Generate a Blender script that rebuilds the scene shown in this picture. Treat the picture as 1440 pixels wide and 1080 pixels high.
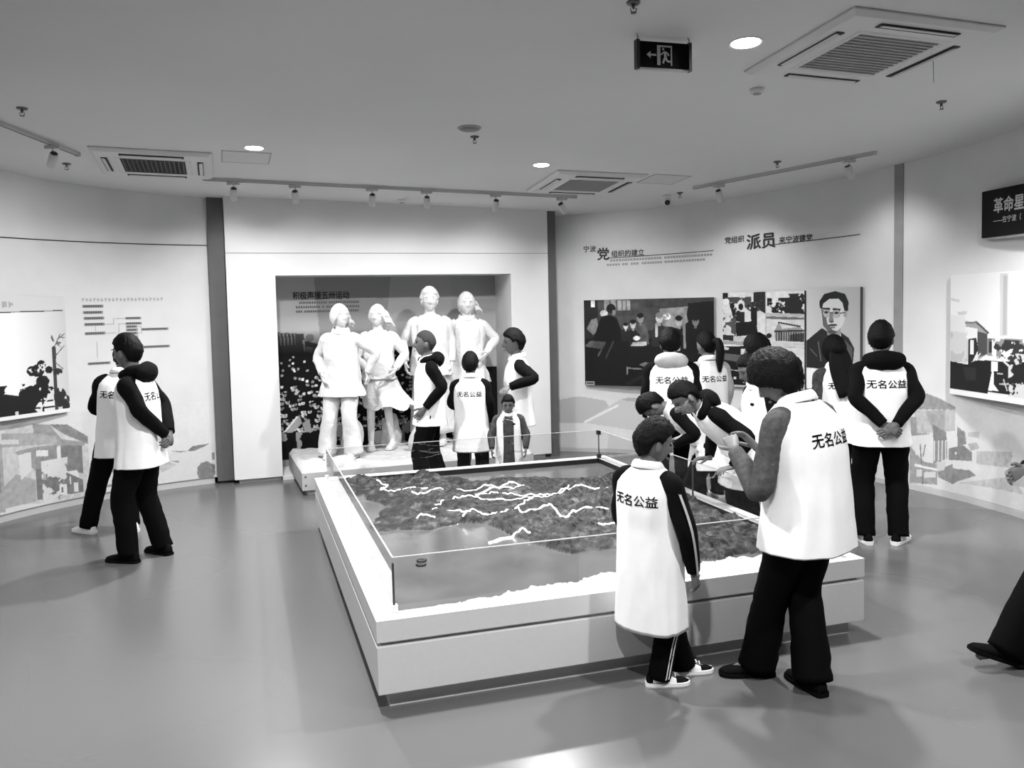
import bpy, math, random
import numpy as np
from mathutils import Vector, Matrix
from mathutils.bvhtree import BVHTree
from mathutils import noise as mnoise

for _o in list(bpy.data.objects): bpy.data.objects.remove(_o)
scene = bpy.context.scene
col = scene.collection
random.seed(7); np.random.seed(7)
R = math.radians
PI = math.pi

# ------------------------------------------------------------------ camera
PIT, ROL = .0606, -.0216
fwd = Vector((0, math.cos(PIT), -math.sin(PIT))); up0 = Vector((0, math.sin(PIT), math.cos(PIT))); rt0 = Vector((1, 0, 0))
rt = rt0*math.cos(ROL) + up0*math.sin(ROL); up = -rt0*math.sin(ROL) + up0*math.cos(ROL)
cam = bpy.data.cameras.new('camera'); cam_o = bpy.data.objects.new('camera', cam); col.objects.link(cam_o)
cam.sensor_width = 36; cam.lens = 1202/1440*36; cam.shift_y = -36.1/1440; cam.clip_start = .05
M = Matrix.Identity(4)
for i in range(3): M[i][0] = rt[i]; M[i][1] = up[i]; M[i][2] = -fwd[i]
M[2][3] = 1.9
cam_o.matrix_world = M
scene.camera = cam_o

# ------------------------------------------------------------------ world, exposure
world = bpy.data.worlds.new('world'); scene.world = world; world.use_nodes = True
world.node_tree.nodes['Background'].inputs[0].default_value = (1, 1, 1, 1)
world.node_tree.nodes['Background'].inputs[1].default_value = 0       # no daylight: the lamps alone light the room
vs = scene.view_settings
vs.view_transform = 'Standard'; vs.look = 'None'; vs.gamma = 1; vs.use_curve_mapping = False
vs.exposure = 0.62
DOWN_W, SPOT_W = 76, 34

# ------------------------------------------------------------------ helpers
def srgb(v):
    v = v/255.0 if v > 1 else v
    return v/12.92 if v <= .04045 else ((v+.055)/1.055)**2.4

MATS = {}
def mat(name, val, rough=.6, noise=0, nscale=8, bump=0, bscale=60, spec=.5, attr=False, emit=0, metal=0, trans=0, bdist=.01):
    if name in MATS: return MATS[name]
    m = bpy.data.materials.new(name); m.use_nodes = True; MATS[name] = m
    nt = m.node_tree; b = nt.nodes['Principled BSDF']
    b.inputs['Base Color'].default_value = (val, val, val, 1)
    b.inputs['Roughness'].default_value = rough; b.inputs['Specular IOR Level'].default_value = spec
    b.inputs['Metallic'].default_value = metal
    if trans: b.inputs['Transmission Weight'].default_value = trans
    tc = nt.nodes.new('ShaderNodeTexCoord')
    if attr:
        a = nt.nodes.new('ShaderNodeAttribute'); a.attribute_name = 'Col'
        nt.links.new(a.outputs['Color'], b.inputs['Base Color'])
    elif noise:
        n = nt.nodes.new('ShaderNodeTexNoise'); n.inputs['Scale'].default_value = nscale; n.inputs['Detail'].default_value = 5
        nt.links.new(tc.outputs['Object'], n.inputs['Vector'])
        mp = nt.nodes.new('ShaderNodeMapRange'); mp.inputs[1].default_value = .25; mp.inputs[2].default_value = .75
        mp.inputs[3].default_value = max(0, val*(1-noise)); mp.inputs[4].default_value = min(1, val*(1+noise))
        nt.links.new(n.outputs['Fac'], mp.inputs[0]); nt.links.new(mp.outputs[0], b.inputs['Base Color'])
    if bump:
        n2 = nt.nodes.new('ShaderNodeTexNoise'); n2.inputs['Scale'].default_value = bscale; n2.inputs['Detail'].default_value = 4
        nt.links.new(tc.outputs['Object'], n2.inputs['Vector'])
        bp = nt.nodes.new('ShaderNodeBump'); bp.inputs['Strength'].default_value = bump; bp.inputs['Distance'].default_value = bdist
        nt.links.new(n2.outputs['Fac'], bp.inputs['Height']); nt.links.new(bp.outputs[0], b.inputs['Normal'])
    if emit:
        b.inputs['Emission Color'].default_value = (1, 1, 1, 1); b.inputs['Emission Strength'].default_value = emit
    return m

class MB:
    """collects geometry; build() links it as one mesh object"""
    def __init__(s): s.v = []; s.f = []; s.m = []; s.cm = 0
    def add(s, vs, fs):
        o = len(s.v); s.v += [tuple(p) for p in vs]
        s.f += [tuple(i+o for i in f) for f in fs]; s.m += [s.cm]*len(fs); return s
    def box(s, a, b, T=None):
        x0, y0, z0 = a; x1, y1, z1 = b
        vs = [Vector(p) for p in ((x0,y0,z0),(x1,y0,z0),(x1,y1,z0),(x0,y1,z0),(x0,y0,z1),(x1,y0,z1),(x1,y1,z1),(x0,y1,z1))]
        if T: vs = [T @ p for p in vs]
        return s.add(vs, [(3,2,1,0),(4,5,6,7),(0,1,5,4),(1,2,6,5),(2,3,7,6),(3,0,4,7)])
    def rings(s, rings, cap0=True, cap1=True):
        n = len(rings[0]); vs = [p for r in rings for p in r]; fs = []
        for i in range(len(rings)-1):
            for j in range(n):
                k = (j+1) % n
                fs.append((i*n+j, i*n+k, (i+1)*n+k, (i+1)*n+j))
        if cap0: fs.append(tuple(range(n-1, -1, -1)))
        if cap1: fs.append(tuple((len(rings)-1)*n + j for j in range(n)))
        return s.add(vs, fs)
    def grid(s, pts):
        h = len(pts); w = len(pts[0]); vs = [p for r in pts for p in r]
        return s.add(vs, [(i*w+j, i*w+j+1, (i+1)*w+j+1, (i+1)*w+j) for i in range(h-1) for j in range(w-1)])
    def tube(s, pts, rads, n=12, sub=3, wr=0, seed=0, cap=True, flat=1.0):
        P, Rd = smooth_path(pts, rads, sub)
        rr = []
        t0 = (P[1]-P[0]).normalized(); ref = Vector((0,0,1)) if abs(t0.z) < .9 else Vector((0,1,0))
        x = t0.cross(ref).normalized()
        for i, p in enumerate(P):
            t = (P[min(i+1,len(P)-1)] - P[max(i-1,0)]).normalized()
            x = (x - t*x.dot(t)).normalized(); y = t.cross(x)
            ring = []
            for j in range(n):
                a = 2*PI*j/n; r = Rd[i]
                if wr: r *= 1 + wr*mnoise.noise(Vector((p.x*14+seed, p.y*14+math.cos(a)*1.3, p.z*20+math.sin(a)*1.3)))
                ring.append(p + x*(math.cos(a)*r) + y*(math.sin(a)*r*flat))
            rr.append(ring)
        return s.rings(rr, cap, cap)
    def ell(s, c, r, n=16, m=12, T=None):
        c = Vector(c); rr = []
        for i in range(m+1):
            th = PI*(i+.02*(i == 0)-.02*(i == m))/m
            ring = [Vector((math.cos(2*PI*j/n)*math.sin(th)*r[0], math.sin(2*PI*j/n)*math.sin(th)*r[1], -math.cos(th)*r[2])) for j in range(n)]
            rr.append([(T @ p if T else p) + c for p in ring])
        return s.rings(rr)
    def lathe(s, prof, n=20, T=None):
        rr = [[(T @ Vector((math.cos(2*PI*j/n)*r, math.sin(2*PI*j/n)*r, z)) if T else Vector((math.cos(2*PI*j/n)*r, math.sin(2*PI*j/n)*r, z))) for j in range(n)] for r, z in prof]
        return s.rings(rr)
    def prism(s, poly, T, d):
        """poly of (x, z) in a board's plane, extruded d along local -y"""
        n = len(poly)
        a = [T @ Vector((x, 0, z)) for x, z in poly]; b = [T @ Vector((x, -d, z)) for x, z in poly]
        return s.add(a+b, [tuple(range(n)), tuple(range(2*n-1, n-1, -1))] + [(i, n+i, n+(i+1) % n, (i+1) % n) for i in range(n)])
    def build(s, name, mats, parent=None, smooth=True, colors=None):
        me = bpy.data.meshes.new(name); me.from_pydata(s.v, [], s.f); 
        if not isinstance(mats, (list, tuple)): mats = [mats]
        for m in mats: me.materials.append(m)
        if len(mats) > 1: me.polygons.foreach_set('material_index', s.m)
        if smooth: me.polygons.foreach_set('use_smooth', [True]*len(me.polygons))
        if colors is not None:
            at = me.attributes.new('Col', 'FLOAT_COLOR', 'POINT')
            c = np.ones((len(s.v), 4), dtype=np.float32); c[:, :3] = np.asarray(colors, dtype=np.float32).reshape(-1, 1)
            at.data.foreach_set('color', c.ravel())
        me.update()
        return link(name, me, parent)

def link(name, me, parent=None):
    o = bpy.data.objects.new(name, me); col.objects.link(o)
    if parent: o.parent = parent
    return o
def tag(o, label=None, cat=None, group=None, kind=None):
    if label: o['label'] = label
    if cat: o['category'] = cat
    if group: o['group'] = group
    if kind: o['kind'] = kind
    return o
def thing(name, label, cat, loc=(0,0,0), rz=0, group=None, rx=0):
    o = bpy.data.objects.new(name, None); col.objects.link(o)
    o.location = loc; o.rotation_euler = (rx, 0, rz); o.empty_display_size = .05
    return tag(o, label, cat, group)
def struct(o): o['kind'] = 'structure'; return o
def copy_tree(o, parent=None):
    c = o.copy(); col.objects.link(c); c.parent = parent
    for ch in [x for x in bpy.data.objects if x.parent == o]: copy_tree(ch, c)
    return c
def shade_auto(o, ang=35):
    me = o.data; me.polygons.foreach_set('use_smooth', [True]*len(me.polygons))
    me.set_sharp_from_angle(angle=R(ang)); return o
def bevel(o, w=.004, seg=2):
    m = o.modifiers.new('bevel', 'BEVEL'); m.width = w; m.segments = seg; m.limit_method = 'ANGLE'; return o
def smooth_path(pts, rads, sub):
    P = [Vector(p) for p in pts]
    if sub <= 1 or len(P) < 3: 
        return P, list(rads)
    out = []; ro = []
    for i in range(len(P)-1):
        p0 = P[max(i-1,0)]; p1 = P[i]; p2 = P[i+1]; p3 = P[min(i+2,len(P)-1)]
        for k in range(sub):
            t = k/sub
            out.append(.5*((2*p1) + (p2-p0)*t + (2*p0-5*p1+4*p2-p3)*t*t + (3*p1-p0-3*p2+p3)*t**3))
            ro.append(rads[i]*(1-t) + rads[i+1]*t)
    out.append(P[-1]); ro.append(rads[-1]); return out, ro
def text_mesh(s, bold=0.0):
    c = bpy.data.curves.new('lettering', 'FONT'); c.body = s; c.size = 1; c.resolution_u = 3
    o = bpy.data.objects.new('lettering', c); col.objects.link(o)
    dg = bpy.context.evaluated_depsgraph_get()
    me = bpy.data.meshes.new_from_object(o.evaluated_get(dg))
    v = np.array([tuple(p.co)[:2] for p in me.vertices]); f = [tuple(p.vertices) for p in me.polygons]
    bpy.data.objects.remove(o); bpy.data.curves.remove(c); bpy.data.meshes.remove(me)
    if bold:        # heavier strokes
        n = len(v); k = bold*.9; sh_ = ((0, 0), (k, 0), (-k, 0), (0, k), (0, -k)); f = [tuple(i+q*n for i in p) for q in range(5) for p in f]; v = np.concatenate([v+np.array(d) for d in sh_])
    return v, f
def subdivide_faces(v, f, maxlen):
    """keeps triangulated lettering fine enough to lie on a curved surface"""
    import bmesh
    bm = bmesh.new(); vs = [bm.verts.new((p[0], p[1], 0)) for p in v]
    for q in f:
        try: bm.faces.new([vs[i] for i in q])
        except ValueError: pass
    for _ in range(3):
        es = [e for e in bm.edges if e.calc_length() > maxlen]
        if not es: break
        bmesh.ops.subdivide_edges(bm, edges=es, cuts=1)
        bmesh.ops.triangulate(bm, faces=[q for q in bm.faces if len(q.verts) > 4])
    bm.verts.index_update()
    v2 = np.array([(p.co.x, p.co.y) for p in bm.verts]); f2 = [tuple(q.index for q in p.verts) for p in bm.faces]; bm.free()
    return v2, f2

# ------------------------------------------------------------------ a small painter for printed pictures
class Canvas:
    def __init__(s, w, h, val=.5):
        s.w, s.h = w, h; s.a = np.full((h, w), float(val))
        s.X, s.Y = np.meshgrid((np.arange(w)+.5)/w, (np.arange(h)+.5)/h)
    def put(s, mask, val, op=1.0):
        s.a = np.where(mask, s.a*(1-op) + val*op, s.a); return s
    def poly(s, pts, val, op=1.0):
        inside = np.zeros_like(s.a, bool); n = len(pts)
        for i in range(n):
            x0, y0 = pts[i]; x1, y1 = pts[(i+1) % n]
            c = ((y0 > s.Y) != (y1 > s.Y))
            if y1 != y0: inside ^= c & (s.X < (x1-x0)*(s.Y-y0)/(y1-y0) + x0)
        return s.put(inside, val, op)
    def rect(s, x0, y0, x1, y1, val, op=1.0): return s.put((s.X >= x0) & (s.X <= x1) & (s.Y >= y0) & (s.Y <= y1), val, op)
    def ell(s, x, y, rx, ry, val, op=1.0): return s.put(((s.X-x)/rx)**2 + ((s.Y-y)/ry)**2 < 1, val, op)
    def line(s, x0, y0, x1, y1, t, val, op=1.0):
        asp = s.w/s.h; dx, dy = (x1-x0)*asp, y1-y0; L = dx*dx+dy*dy+1e-9
        u = np.clip(((s.X-x0)*asp*dx + (s.Y-y0)*dy)/L, 0, 1)
        d = np.hypot((s.X-x0)*asp - u*dx, (s.Y-y0) - u*dy); return s.put(d < t, val, op)
    def fbm(s, sc, seed=0, octv=4):
        rs = np.random.RandomState(seed); out = np.zeros_like(s.a); amp = 1; tot = 0
        for o in range(octv):
            k = max(2, int(sc*2**o)); kx = max(2, int(k*s.w/s.h)); g = rs.rand(k+2, kx+2)
            fx = s.X*kx; fy = s.Y*k; ix = fx.astype(int); iy = fy.astype(int); tx = fx-ix; ty = fy-iy
            tx = tx*tx*(3-2*tx); ty = ty*ty*(3-2*ty)
            out += amp*((g[iy, ix]*(1-tx)+g[iy, ix+1]*tx)*(1-ty) + (g[iy+1, ix]*(1-tx)+g[iy+1, ix+1]*tx)*ty); tot += amp; amp *= .55
        return out/tot
    def blot(s, mask, val, thr, sc, seed=0, op=1.0): return s.put(mask & (s.fbm(sc, seed) > thr), val, op)
    def speck(s, amt, sc, seed=0): s.a = np.clip(s.a*(1 + amt*(s.fbm(sc, seed)-.5)*2), 0, 1); return s
    def linear(s):
        v = np.clip(s.a, 0, 1); return np.where(v <= .04045, v/12.92, ((v+.055)/1.055)**2.4)

print_mat = mat('printed_picture', .5, .45, attr=True, spec=.3)
mural_mat = mat('printed_mural', .5, .7, attr=True, spec=.2)
def picture_flat(name, cv, T, w, h, parent=None, m=None):
    """a print of width w and height h in local x/z of T, facing local -y"""
    mb = MB(); W, H = cv.w, cv.h
    mb.grid([[T @ Vector(((j/(W-1)-.5)*w, 0, (.5-i/(H-1))*h)) for j in range(W)] for i in range(H)])
    mb.f = [tuple(reversed(q)) for q in mb.f]
    return mb.build(name, m or print_mat, parent, False, cv.linear().ravel())
def picture_arc(name, cv, C, a0, a1, z0, z1, off=.004, parent=None):
    """a print on a round wall, from angle a0 (picture's left) to a1, z1 at its top"""
    mb = MB(); W, H = cv.w, cv.h; r = C[2]-off
    P = [(C[0]+r*math.cos(R(a0+(a1-a0)*j/(W-1))), C[1]+r*math.sin(R(a0+(a1-a0)*j/(W-1)))) for j in range(W)]
    mb.grid([[(P[j][0], P[j][1], z1+(z0-z1)*i/(H-1)) for j in range(W)] for i in range(H)])
    mb.f = [tuple(reversed(q)) for q in mb.f]
    return mb.build(name, mural_mat, parent, False, cv.linear().ravel())
# ------------------------------------------------------------------ the room
CL = (-1.8806, 6.7401, 3.0719)       # round wall on the left: centre x, y, radius
CR = (-.4458, 6.3393, 4.8466)        # round wall on the right
def ceil_z(y): return 3.80 - .068*y
CT = math.atan(-.068)                # the ceiling's slope about x

wall_m = mat('painted_wall', .66, .7, noise=.05, nscale=3, bump=.03, bscale=180)
panel_m = mat('white_panel_wall', .69, .65, noise=.03, nscale=2)
pillar_m = mat('grey_pillar', .09, .55, noise=.1, nscale=6)
base_m = mat('baseboard_paint', .5, .5)
dark_m = mat('dark_reveal', .015, .8)
white_m = mat('white_plastic', .72, .4)
grey_m = mat('grey_plastic', .3, .5)
black_m = mat('black_plastic', .012, .4)

# floor: polished, softly mirroring
fm = mat('polished_floor', .4, .3, spec=.55)
nt = fm.node_tree; b = nt.nodes['Principled BSDF']
tc = nt.nodes.new('ShaderNodeTexCoord'); n = nt.nodes.new('ShaderNodeTexNoise'); n.inputs['Scale'].default_value = .6; n.inputs['Detail'].default_value = 0
nt.links.new(tc.outputs['Object'], n.inputs['Vector'])
mp = nt.nodes.new('ShaderNodeMapRange'); mp.inputs[1].default_value = 0; mp.inputs[2].default_value = 1; mp.inputs[3].default_value = .105; mp.inputs[4].default_value = .135
nt.links.new(n.outputs['Fac'], mp.inputs[0]); nt.links.new(mp.outputs[0], b.inputs['Base Color'])
mp2 = nt.nodes.new('ShaderNodeMapRange'); mp2.inputs[1].default_value = 0; mp2.inputs[2].default_value = 1; mp2.inputs[3].default_value = .16; mp2.inputs[4].default_value = .34
nt.links.new(n.outputs['Fac'], mp2.inputs[0]); nt.links.new(mp2.outputs[0], b.inputs['Roughness'])
o = MB().box((-6.5, -3, -.1), (6.5, 12.6, 0)).build('floor', fm, None, False); struct(o)

# ceiling: plain grey-white paint
cm = mat('ceiling_paint', .5, .9, spec=.03)
nt = cm.node_tree; b = nt.nodes['Principled BSDF']; tc = nt.nodes.new('ShaderNodeTexCoord')
n = nt.nodes.new('ShaderNodeTexNoise'); n.inputs['Scale'].default_value = .7; n.inputs['Detail'].default_value = 5
nt.links.new(tc.outputs['Object'], n.inputs['Vector'])
mp = nt.nodes.new('ShaderNodeMapRange'); mp.inputs[1].default_value = .3; mp.inputs[2].default_value = .7; mp.inputs[3].default_value = .63; mp.inputs[4].default_value = .67
nt.links.new(n.outputs['Fac'], mp.inputs[0]); prev = mp.outputs[0]
nt.links.new(prev, b.inputs['Base Color'])
mb = MB(); mb.add([(-6.5,-3,ceil_z(-3)),(6.5,-3,ceil_z(-3)),(6.5,12.6,ceil_z(12.6)),(-6.5,12.6,ceil_z(12.6)),(-6.5,-3,ceil_z(-3)+.12),(6.5,-3,ceil_z(-3)+.12),(6.5,12.6,ceil_z(12.6)+.12),(-6.5,12.6,ceil_z(12.6)+.12)],
   [(0,3,2,1),(4,5,6,7),(0,1,5,4),(1,2,6,5),(2,3,7,6),(3,0,4,7)])
struct(mb.build('ceiling', cm, None, False))

def arc_wall(name, C, a0, a1, z0, ztop, m, th=.12, off=0, n=60):
    """a curved slab whose inner face has the radius C[2]-off; ztop None follows the ceiling"""
    mb = MB(); rr = []
    for i in range(n+1):
        a = R(a0+(a1-a0)*i/n); c, s = math.cos(a), math.sin(a); ri = C[2]-off; ro = ri+th
        pi = (C[0]+ri*c, C[1]+ri*s); po = (C[0]+ro*c, C[1]+ro*s)
        zi = ceil_z(pi[1])+.02 if ztop is None else ztop; zo = ceil_z(po[1])+.02 if ztop is None else ztop
        rr.append([(pi[0],pi[1],z0),(pi[0],pi[1],zi),(po[0],po[1],zo),(po[0],po[1],z0)])
    mb.rings(rr); mb.f = [tuple(reversed(q)) for q in mb.f]
    o = mb.build(name, m, None, True); shade_auto(o); return o
struct(arc_wall('wall_left', CL, 117.5, 215, .07, None, wall_m))
struct(arc_wall('wall_right', CR, 79, -22, .05, None, wall_m, n=80))
struct(arc_wall('baseboard_left', CL, 118.4, 215, 0, .07, base_m, off=-.012, th=.1))
struct(arc_wall('baseboard_right', CR, 79, -22, 0, .05, base_m, off=.004, th=.1))
tr = arc_wall('trim_1', CL, 118, 200, 2.636, 2.646, dark_m, off=.003, th=.01); struct(tr)
# grey upright band on the right wall
struct(arc_wall('trim_2', CR, 26.45, 27.65, .05, None, mat('grey_band', .26, .6, noise=.1, nscale=8), off=.01, th=.05, n=6))

# white panel wall with the niche; local u along the wall, n behind it
PA = Vector((-3.07, 9.38, 0)); PYAW = R(19.88)
TP = Matrix.Translation(PA) @ Matrix.Rotation(PYAW, 4, 'Z')
def PT(u, n, z): return TP @ Vector((u, n, z))
U0, U1, ZN, ND = .487, 3.272, 2.30, .62
zt = 3.22
mb = MB()
mb.box((-.03, 0, .045), (U0, ND, zt), TP); mb.box((U1, 0, .045), (3.765, ND, zt), TP); mb.box((U0, 0, ZN), (U1, ND, zt), TP)
mb.box((-.03, ND, 0), (3.765, ND+.1, zt), TP)
struct(mb.build('wall_back', panel_m, None, False))
mb = MB(); mb.box((.02, .05, 0), (U0-.01, .3, .045), TP); mb.box((U1+.01, .05, 0), (3.7, .3, .045), TP)
struct(mb.build('baseboard_back', base_m, None, False))
mb = MB(); mb.box((-.03, -.003, 2.545), (3.765, .002, 2.551), TP); struct(mb.build('trim_3', mat('fine_joint', .22, .8), None, False))
mb = MB(); mb.box((U0, 0, 0), (U1, ND, .04), TP); struct(mb.build('trim_4', panel_m, None, False))
# dark uprights either side of the panel
mb = MB(); mb.box((-.205, .10, .03), (-.035, .45, zt), TP); o = struct(mb.build('trim_5', pillar_m, None, False))
mb = MB(); mb.box((3.768, .03, 0), (3.885, .5, zt), TP); struct(mb.build('trim_6', pillar_m, None, False))
mb = MB(); mb.box((-.2, .13, 0), (-.035, .4, .03), TP); struct(mb.build('trim_7', dark_m, None, False))

# ------------------------------------------------------------------ ceiling fittings
def ceil_T(x, y, rz=0): return Matrix.Translation((x, y, ceil_z(y))) @ Matrix.Rotation(CT, 4, 'X') @ Matrix.Rotation(rz, 4, 'Z')
def ceil_thing(name, label, cat, x, y, rz=0, group=None):
    t = thing(name, label, cat, (0,0,0), 0, group); t.matrix_world = ceil_T(x, y, rz); return t
lens_m = mat('lamp_lens', .9, .3, emit=14)
def downlight(x, y, label, rad=.085, off=''):
    t = ceil_thing('downlight'+off, label, 'ceiling light', x, y, 0, 'recessed round ceiling lights')
    MB().lathe([(rad*.86, .0), (rad*.9, -.004), (rad, -.006), (rad*1.04, -.004), (rad*1.04, .004), (rad*.86, .004)], 32).build('trim_ring', white_m, t)
    MB().lathe([(.001, -.003), (rad*.86, -.003), (rad*.86, .003), (.001, .003)], 32).build('lens', lens_m, t)
    l = bpy.data.lights.new('downlight_lamp'+off, 'AREA'); l.shape = 'DISK'; l.size = .15; l.energy = DOWN_W; l.spread = R(165)
    lo = bpy.data.objects.new('downlight_lamp'+off, l); col.objects.link(lo); lo.parent = t; lo.location = (0, 0, -.012)
    return t
downlight(1.44, 5.22, 'lit round ceiling light between the exit sign and the large air conditioner', .1)
downlight(-1.13, 4.33, 'round ceiling light on the chart side of the exit sign', .1, '_offscreen')
downlight(-2.16, 7.39, 'lit round ceiling light beside the square ceiling hatch', .085)
downlight(.32, 8.24, 'lit round ceiling light beside an air conditioner near the spotlight rail', .085)
for x, y, l in ((-2.67, .38, 'round ceiling light over the way in, on the chart side'), (2.47, 2.16, 'round ceiling light over the way in, on the black sign side'), (-.10, 1.27, 'round ceiling light over the middle of the way in')): downlight(x, y, l, .085, '_offscreen')   # the grid of ceiling lights goes on

def cassette(label, cx, cy, rz, s, dark):
    t = ceil_thing('air_conditioner', label, 'air conditioner', cx, cy, rz, 'ceiling cassette air conditioners')
    h = s/2; g = s*.27
    mb = MB()   # frame plate with a sunken middle
    zz = -.035
    rr = []
    def sq(q, z): return [(-q,-q,z),(q,-q,z),(q,q,z),(-q,q,z)]
    mb.rings([sq(h, 0), sq(h, -.012), sq(h*.93, zz), sq(g+.05, zz-.004), sq(g+.03, zz-.012), sq(g+.005, zz-.006), sq(g, zz)], True, True)
    mb.f = [tuple(reversed(q)) for q in mb.f]
    o = mb.build('panel', mat('cassette_white', .60, .45), t, False); bevel(o, .006)
    # intake grille: bars over a backing
    MB().box((-g, -g, zz-.002), (g, g, zz)).build('grille_backing', mat('grille_back_dark' if dark else 'grille_back_grey', .02 if dark else .26, .7), t, False)
    gm = mat('grille_bar_dark' if dark else 'grille_bar', .10 if dark else .36, .5)
    nb = 14
    bar = None
    for k in range(nb):
        if bar is None:
            bar = MB().box((-g, -.003, -.006), (g, .003, 0)).build('grille_bar', gm, t, False); ob = bar
        else:
            ob = bar.copy(); col.objects.link(ob)
        ob.location = (0, -g + 2*g*(k+.5)/nb, zz-.002)
    if dark:
        for k in range(nb):
            ob = bar.copy(); col.objects.link(ob); ob.rotation_euler = (0, 0, PI/2); ob.location = (-g + 2*g*(k+.5)/nb, 0, zz-.001)
    # four air slots with a flap each
    sm_ = mat('slot_dark', .02, .7); fm_ = mat('flap_white', .55, .4)
    for k in range(4):
        T = Matrix.Rotation(k*PI/2, 4, 'Z'); q = (g+.05+h*.93)/2 + .005
        s1 = MB().box((-g*.98, -q-.026, zz-.008), (g*.98, -q+.026, zz-.003), T).build('air_slot', sm_, t, False)
        T2 = T @ Matrix.Translation((0, -q-.004, zz-.01)) @ Matrix.Rotation(R(-18 if k % 2 else 10), 4, 'X')
        o = MB().box((-g*.92, -.018, -.003), (g*.92, .016, .002), T2).build('flap', fm_, t, False); bevel(o, .002)
    return t
cassette('large ceiling air conditioner with grey grille beside the exit sign', 2.23, 5.38, R(18), 1.06, False)
cassette('ceiling air conditioner with black mesh grille beside the square hatch', -3.19, 7.82, R(19), .98, True)
cassette('ceiling air conditioner with pale grille at the end of the long spotlight rail', .81, 9.06, R(17), .98, False)

# thin wire hanging from the big air conditioner
o = MB().tube([(2.70, 5.50, ceil_z(5.5)-.03), (2.705, 5.505, ceil_z(5.5)-.1), (2.71, 5.51, ceil_z(5.5)-.17)], [.0025]*3, 6).build('hanging_wire', grey_m)
tag(o, 'thin dark wire hanging down from the large air conditioner', 'wire')

def hatch(label, cx, cy, rz, s):
    t = ceil_thing('ceiling_hatch', label, 'hatch', cx, cy, rz, 'square ceiling hatches')
    h = s/2; mb = MB()
    for k in range(4): mb.box((-h, -h, -.004), (h, -h+.012, .001), Matrix.Rotation(k*PI/2, 4, 'Z'))
    mb.build('frame', mat('hatch_frame', .34, .6), t, False)
    MB().box((-h+.014, -h+.014, -.003), (h-.014, h-.014, .001)).build('lid', mat('hatch_lid', .56, .7), t, False)
hatch('square white ceiling hatch beside the black-grilled air conditioner', -2.33, 7.71, R(19), .42)
hatch('square white ceiling hatch beside the pale-grilled air conditioner', 1.62, 9.0, R(19), .42)

met_m = mat('sprinkler_metal', .12, .3, metal=.6)
def sprinkler(x, y, label):
    t = ceil_thing('sprinkler', label, 'sprinkler', x, y, random.random(), 'ceiling sprinklers')
    MB().lathe([(.001, .002), (.038, .002), (.038, -.004), (.03, -.012), (.012, -.014), (.001, -.014)], 18).build('cover_plate', met_m, t)
    MB().lathe([(.010, -.012), (.010, -.026), (.006, -.03), (.006, -.036), (.001, -.036)], 10).build('nozzle', met_m, t)
    mb = MB(); mb.tube([(-.012,0,-.03), (-.016,0,-.042), (-.004,0,-.055)], [.0025]*3, 6); mb.tube([(.012,0,-.03), (.016,0,-.042), (.004,0,-.055)], [.0025]*3, 6); mb.build('yoke', met_m, t)
    MB().lathe([(.001, -.054), (.016, -.055), (.016, -.058), (.001, -.058)], 12).build('deflector', met_m, t)
for x, y, l in ((-3.44, 6.17, 'sprinkler on the ceiling beside the short spotlight rail'), (-3.97, 7.79, 'sprinkler between the black-grilled air conditioner and the round wall'),
                (-.27, 7.18, 'sprinkler beside the round ceiling speaker'), (.68, 4.61, 'sprinkler on the ceiling beside the exit sign'),
                (3.25, 6.49, 'sprinkler on the ceiling beyond the large air conditioner'), (2.59, 8.31, 'sprinkler beside the rail with a lit spotlight'),
                (1.93, 9.72, 'sprinkler next to the dome camera')): sprinkler(x, y, l)
def round_unit(name, label, cat, x, y, r, h, top, m1, m2):
    t = ceil_thing(name, label, cat, x, y)
    MB().lathe([(.001, .002), (r, .002), (r, -h*.4), (r*.86, -h), (.001, -h)], 28).build('housing', m1, t)
    MB().lathe([(.001, -h-.002), (r*top, -h-.002), (r*top, -h+.002), (.001, -h+.002)], 28).build('face', m2, t)
round_unit('ceiling_speaker', 'flat round grey ceiling speaker near the middle of the ceiling', 'speaker', -.30, 6.92, .095, .012, .84, mat('speaker_rim', .35, .5), mat('speaker_mesh', .22, .7))
round_unit('smoke_detector', 'small white smoke detector near the large air conditioner', 'smoke detector', 1.76, 6.10, .05, .035, .6, white_m, grey_m)
round_unit('smoke_detector', 'small smoke detector behind the long spotlight rail', 'smoke detector', -1.21, 9.80, .05, .03, .6, white_m, grey_m)

# spotlight rails
rail_m = mat('rail_white', .5, .4)
spot_m = mat('spot_body', .55, .4)
def rail(pts, label):
    a, b_ = [Vector((p[0], p[1], ceil_z(p[1]))) for p in pts]
    d = (b_-a); L = d.length; x = d.normalized(); y = Vector((0,0,1)).cross(x).normalized(); z = x.cross(y)
    T = Matrix((x, y, z)).transposed().to_4x4(); T.translation = a
    t = thing('spotlight_rail', label, 'light rail'); t.matrix_world = T
    MB().box((0, -.017, -.03), (L, .017, .002)).build('rail', rail_m, t, False)
    MB().box((.0, -.007, -.032), (L, .007, -.029)).build('rail_slot', mat('slot_grey', .08, .6), t, False)
    MB().box((-.02, -.02, -.034), (0, .02, .003)).build('end_cap', rail_m, t, False)
    MB().box((L, -.02, -.034), (L+.02, .02, .003)).build('end_cap', rail_m, t, False)
rail(((-3.79, 6.35), (-3.68, 7.41)), 'short white spotlight rail along the left round wall')
rail(((-2.97, 8.46), (.75, 9.76)), 'long white spotlight rail in front of the statue niche')
rail(((2.03, 9.39), (3.38, 7.99)), 'white spotlight rail along the right round wall')
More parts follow.
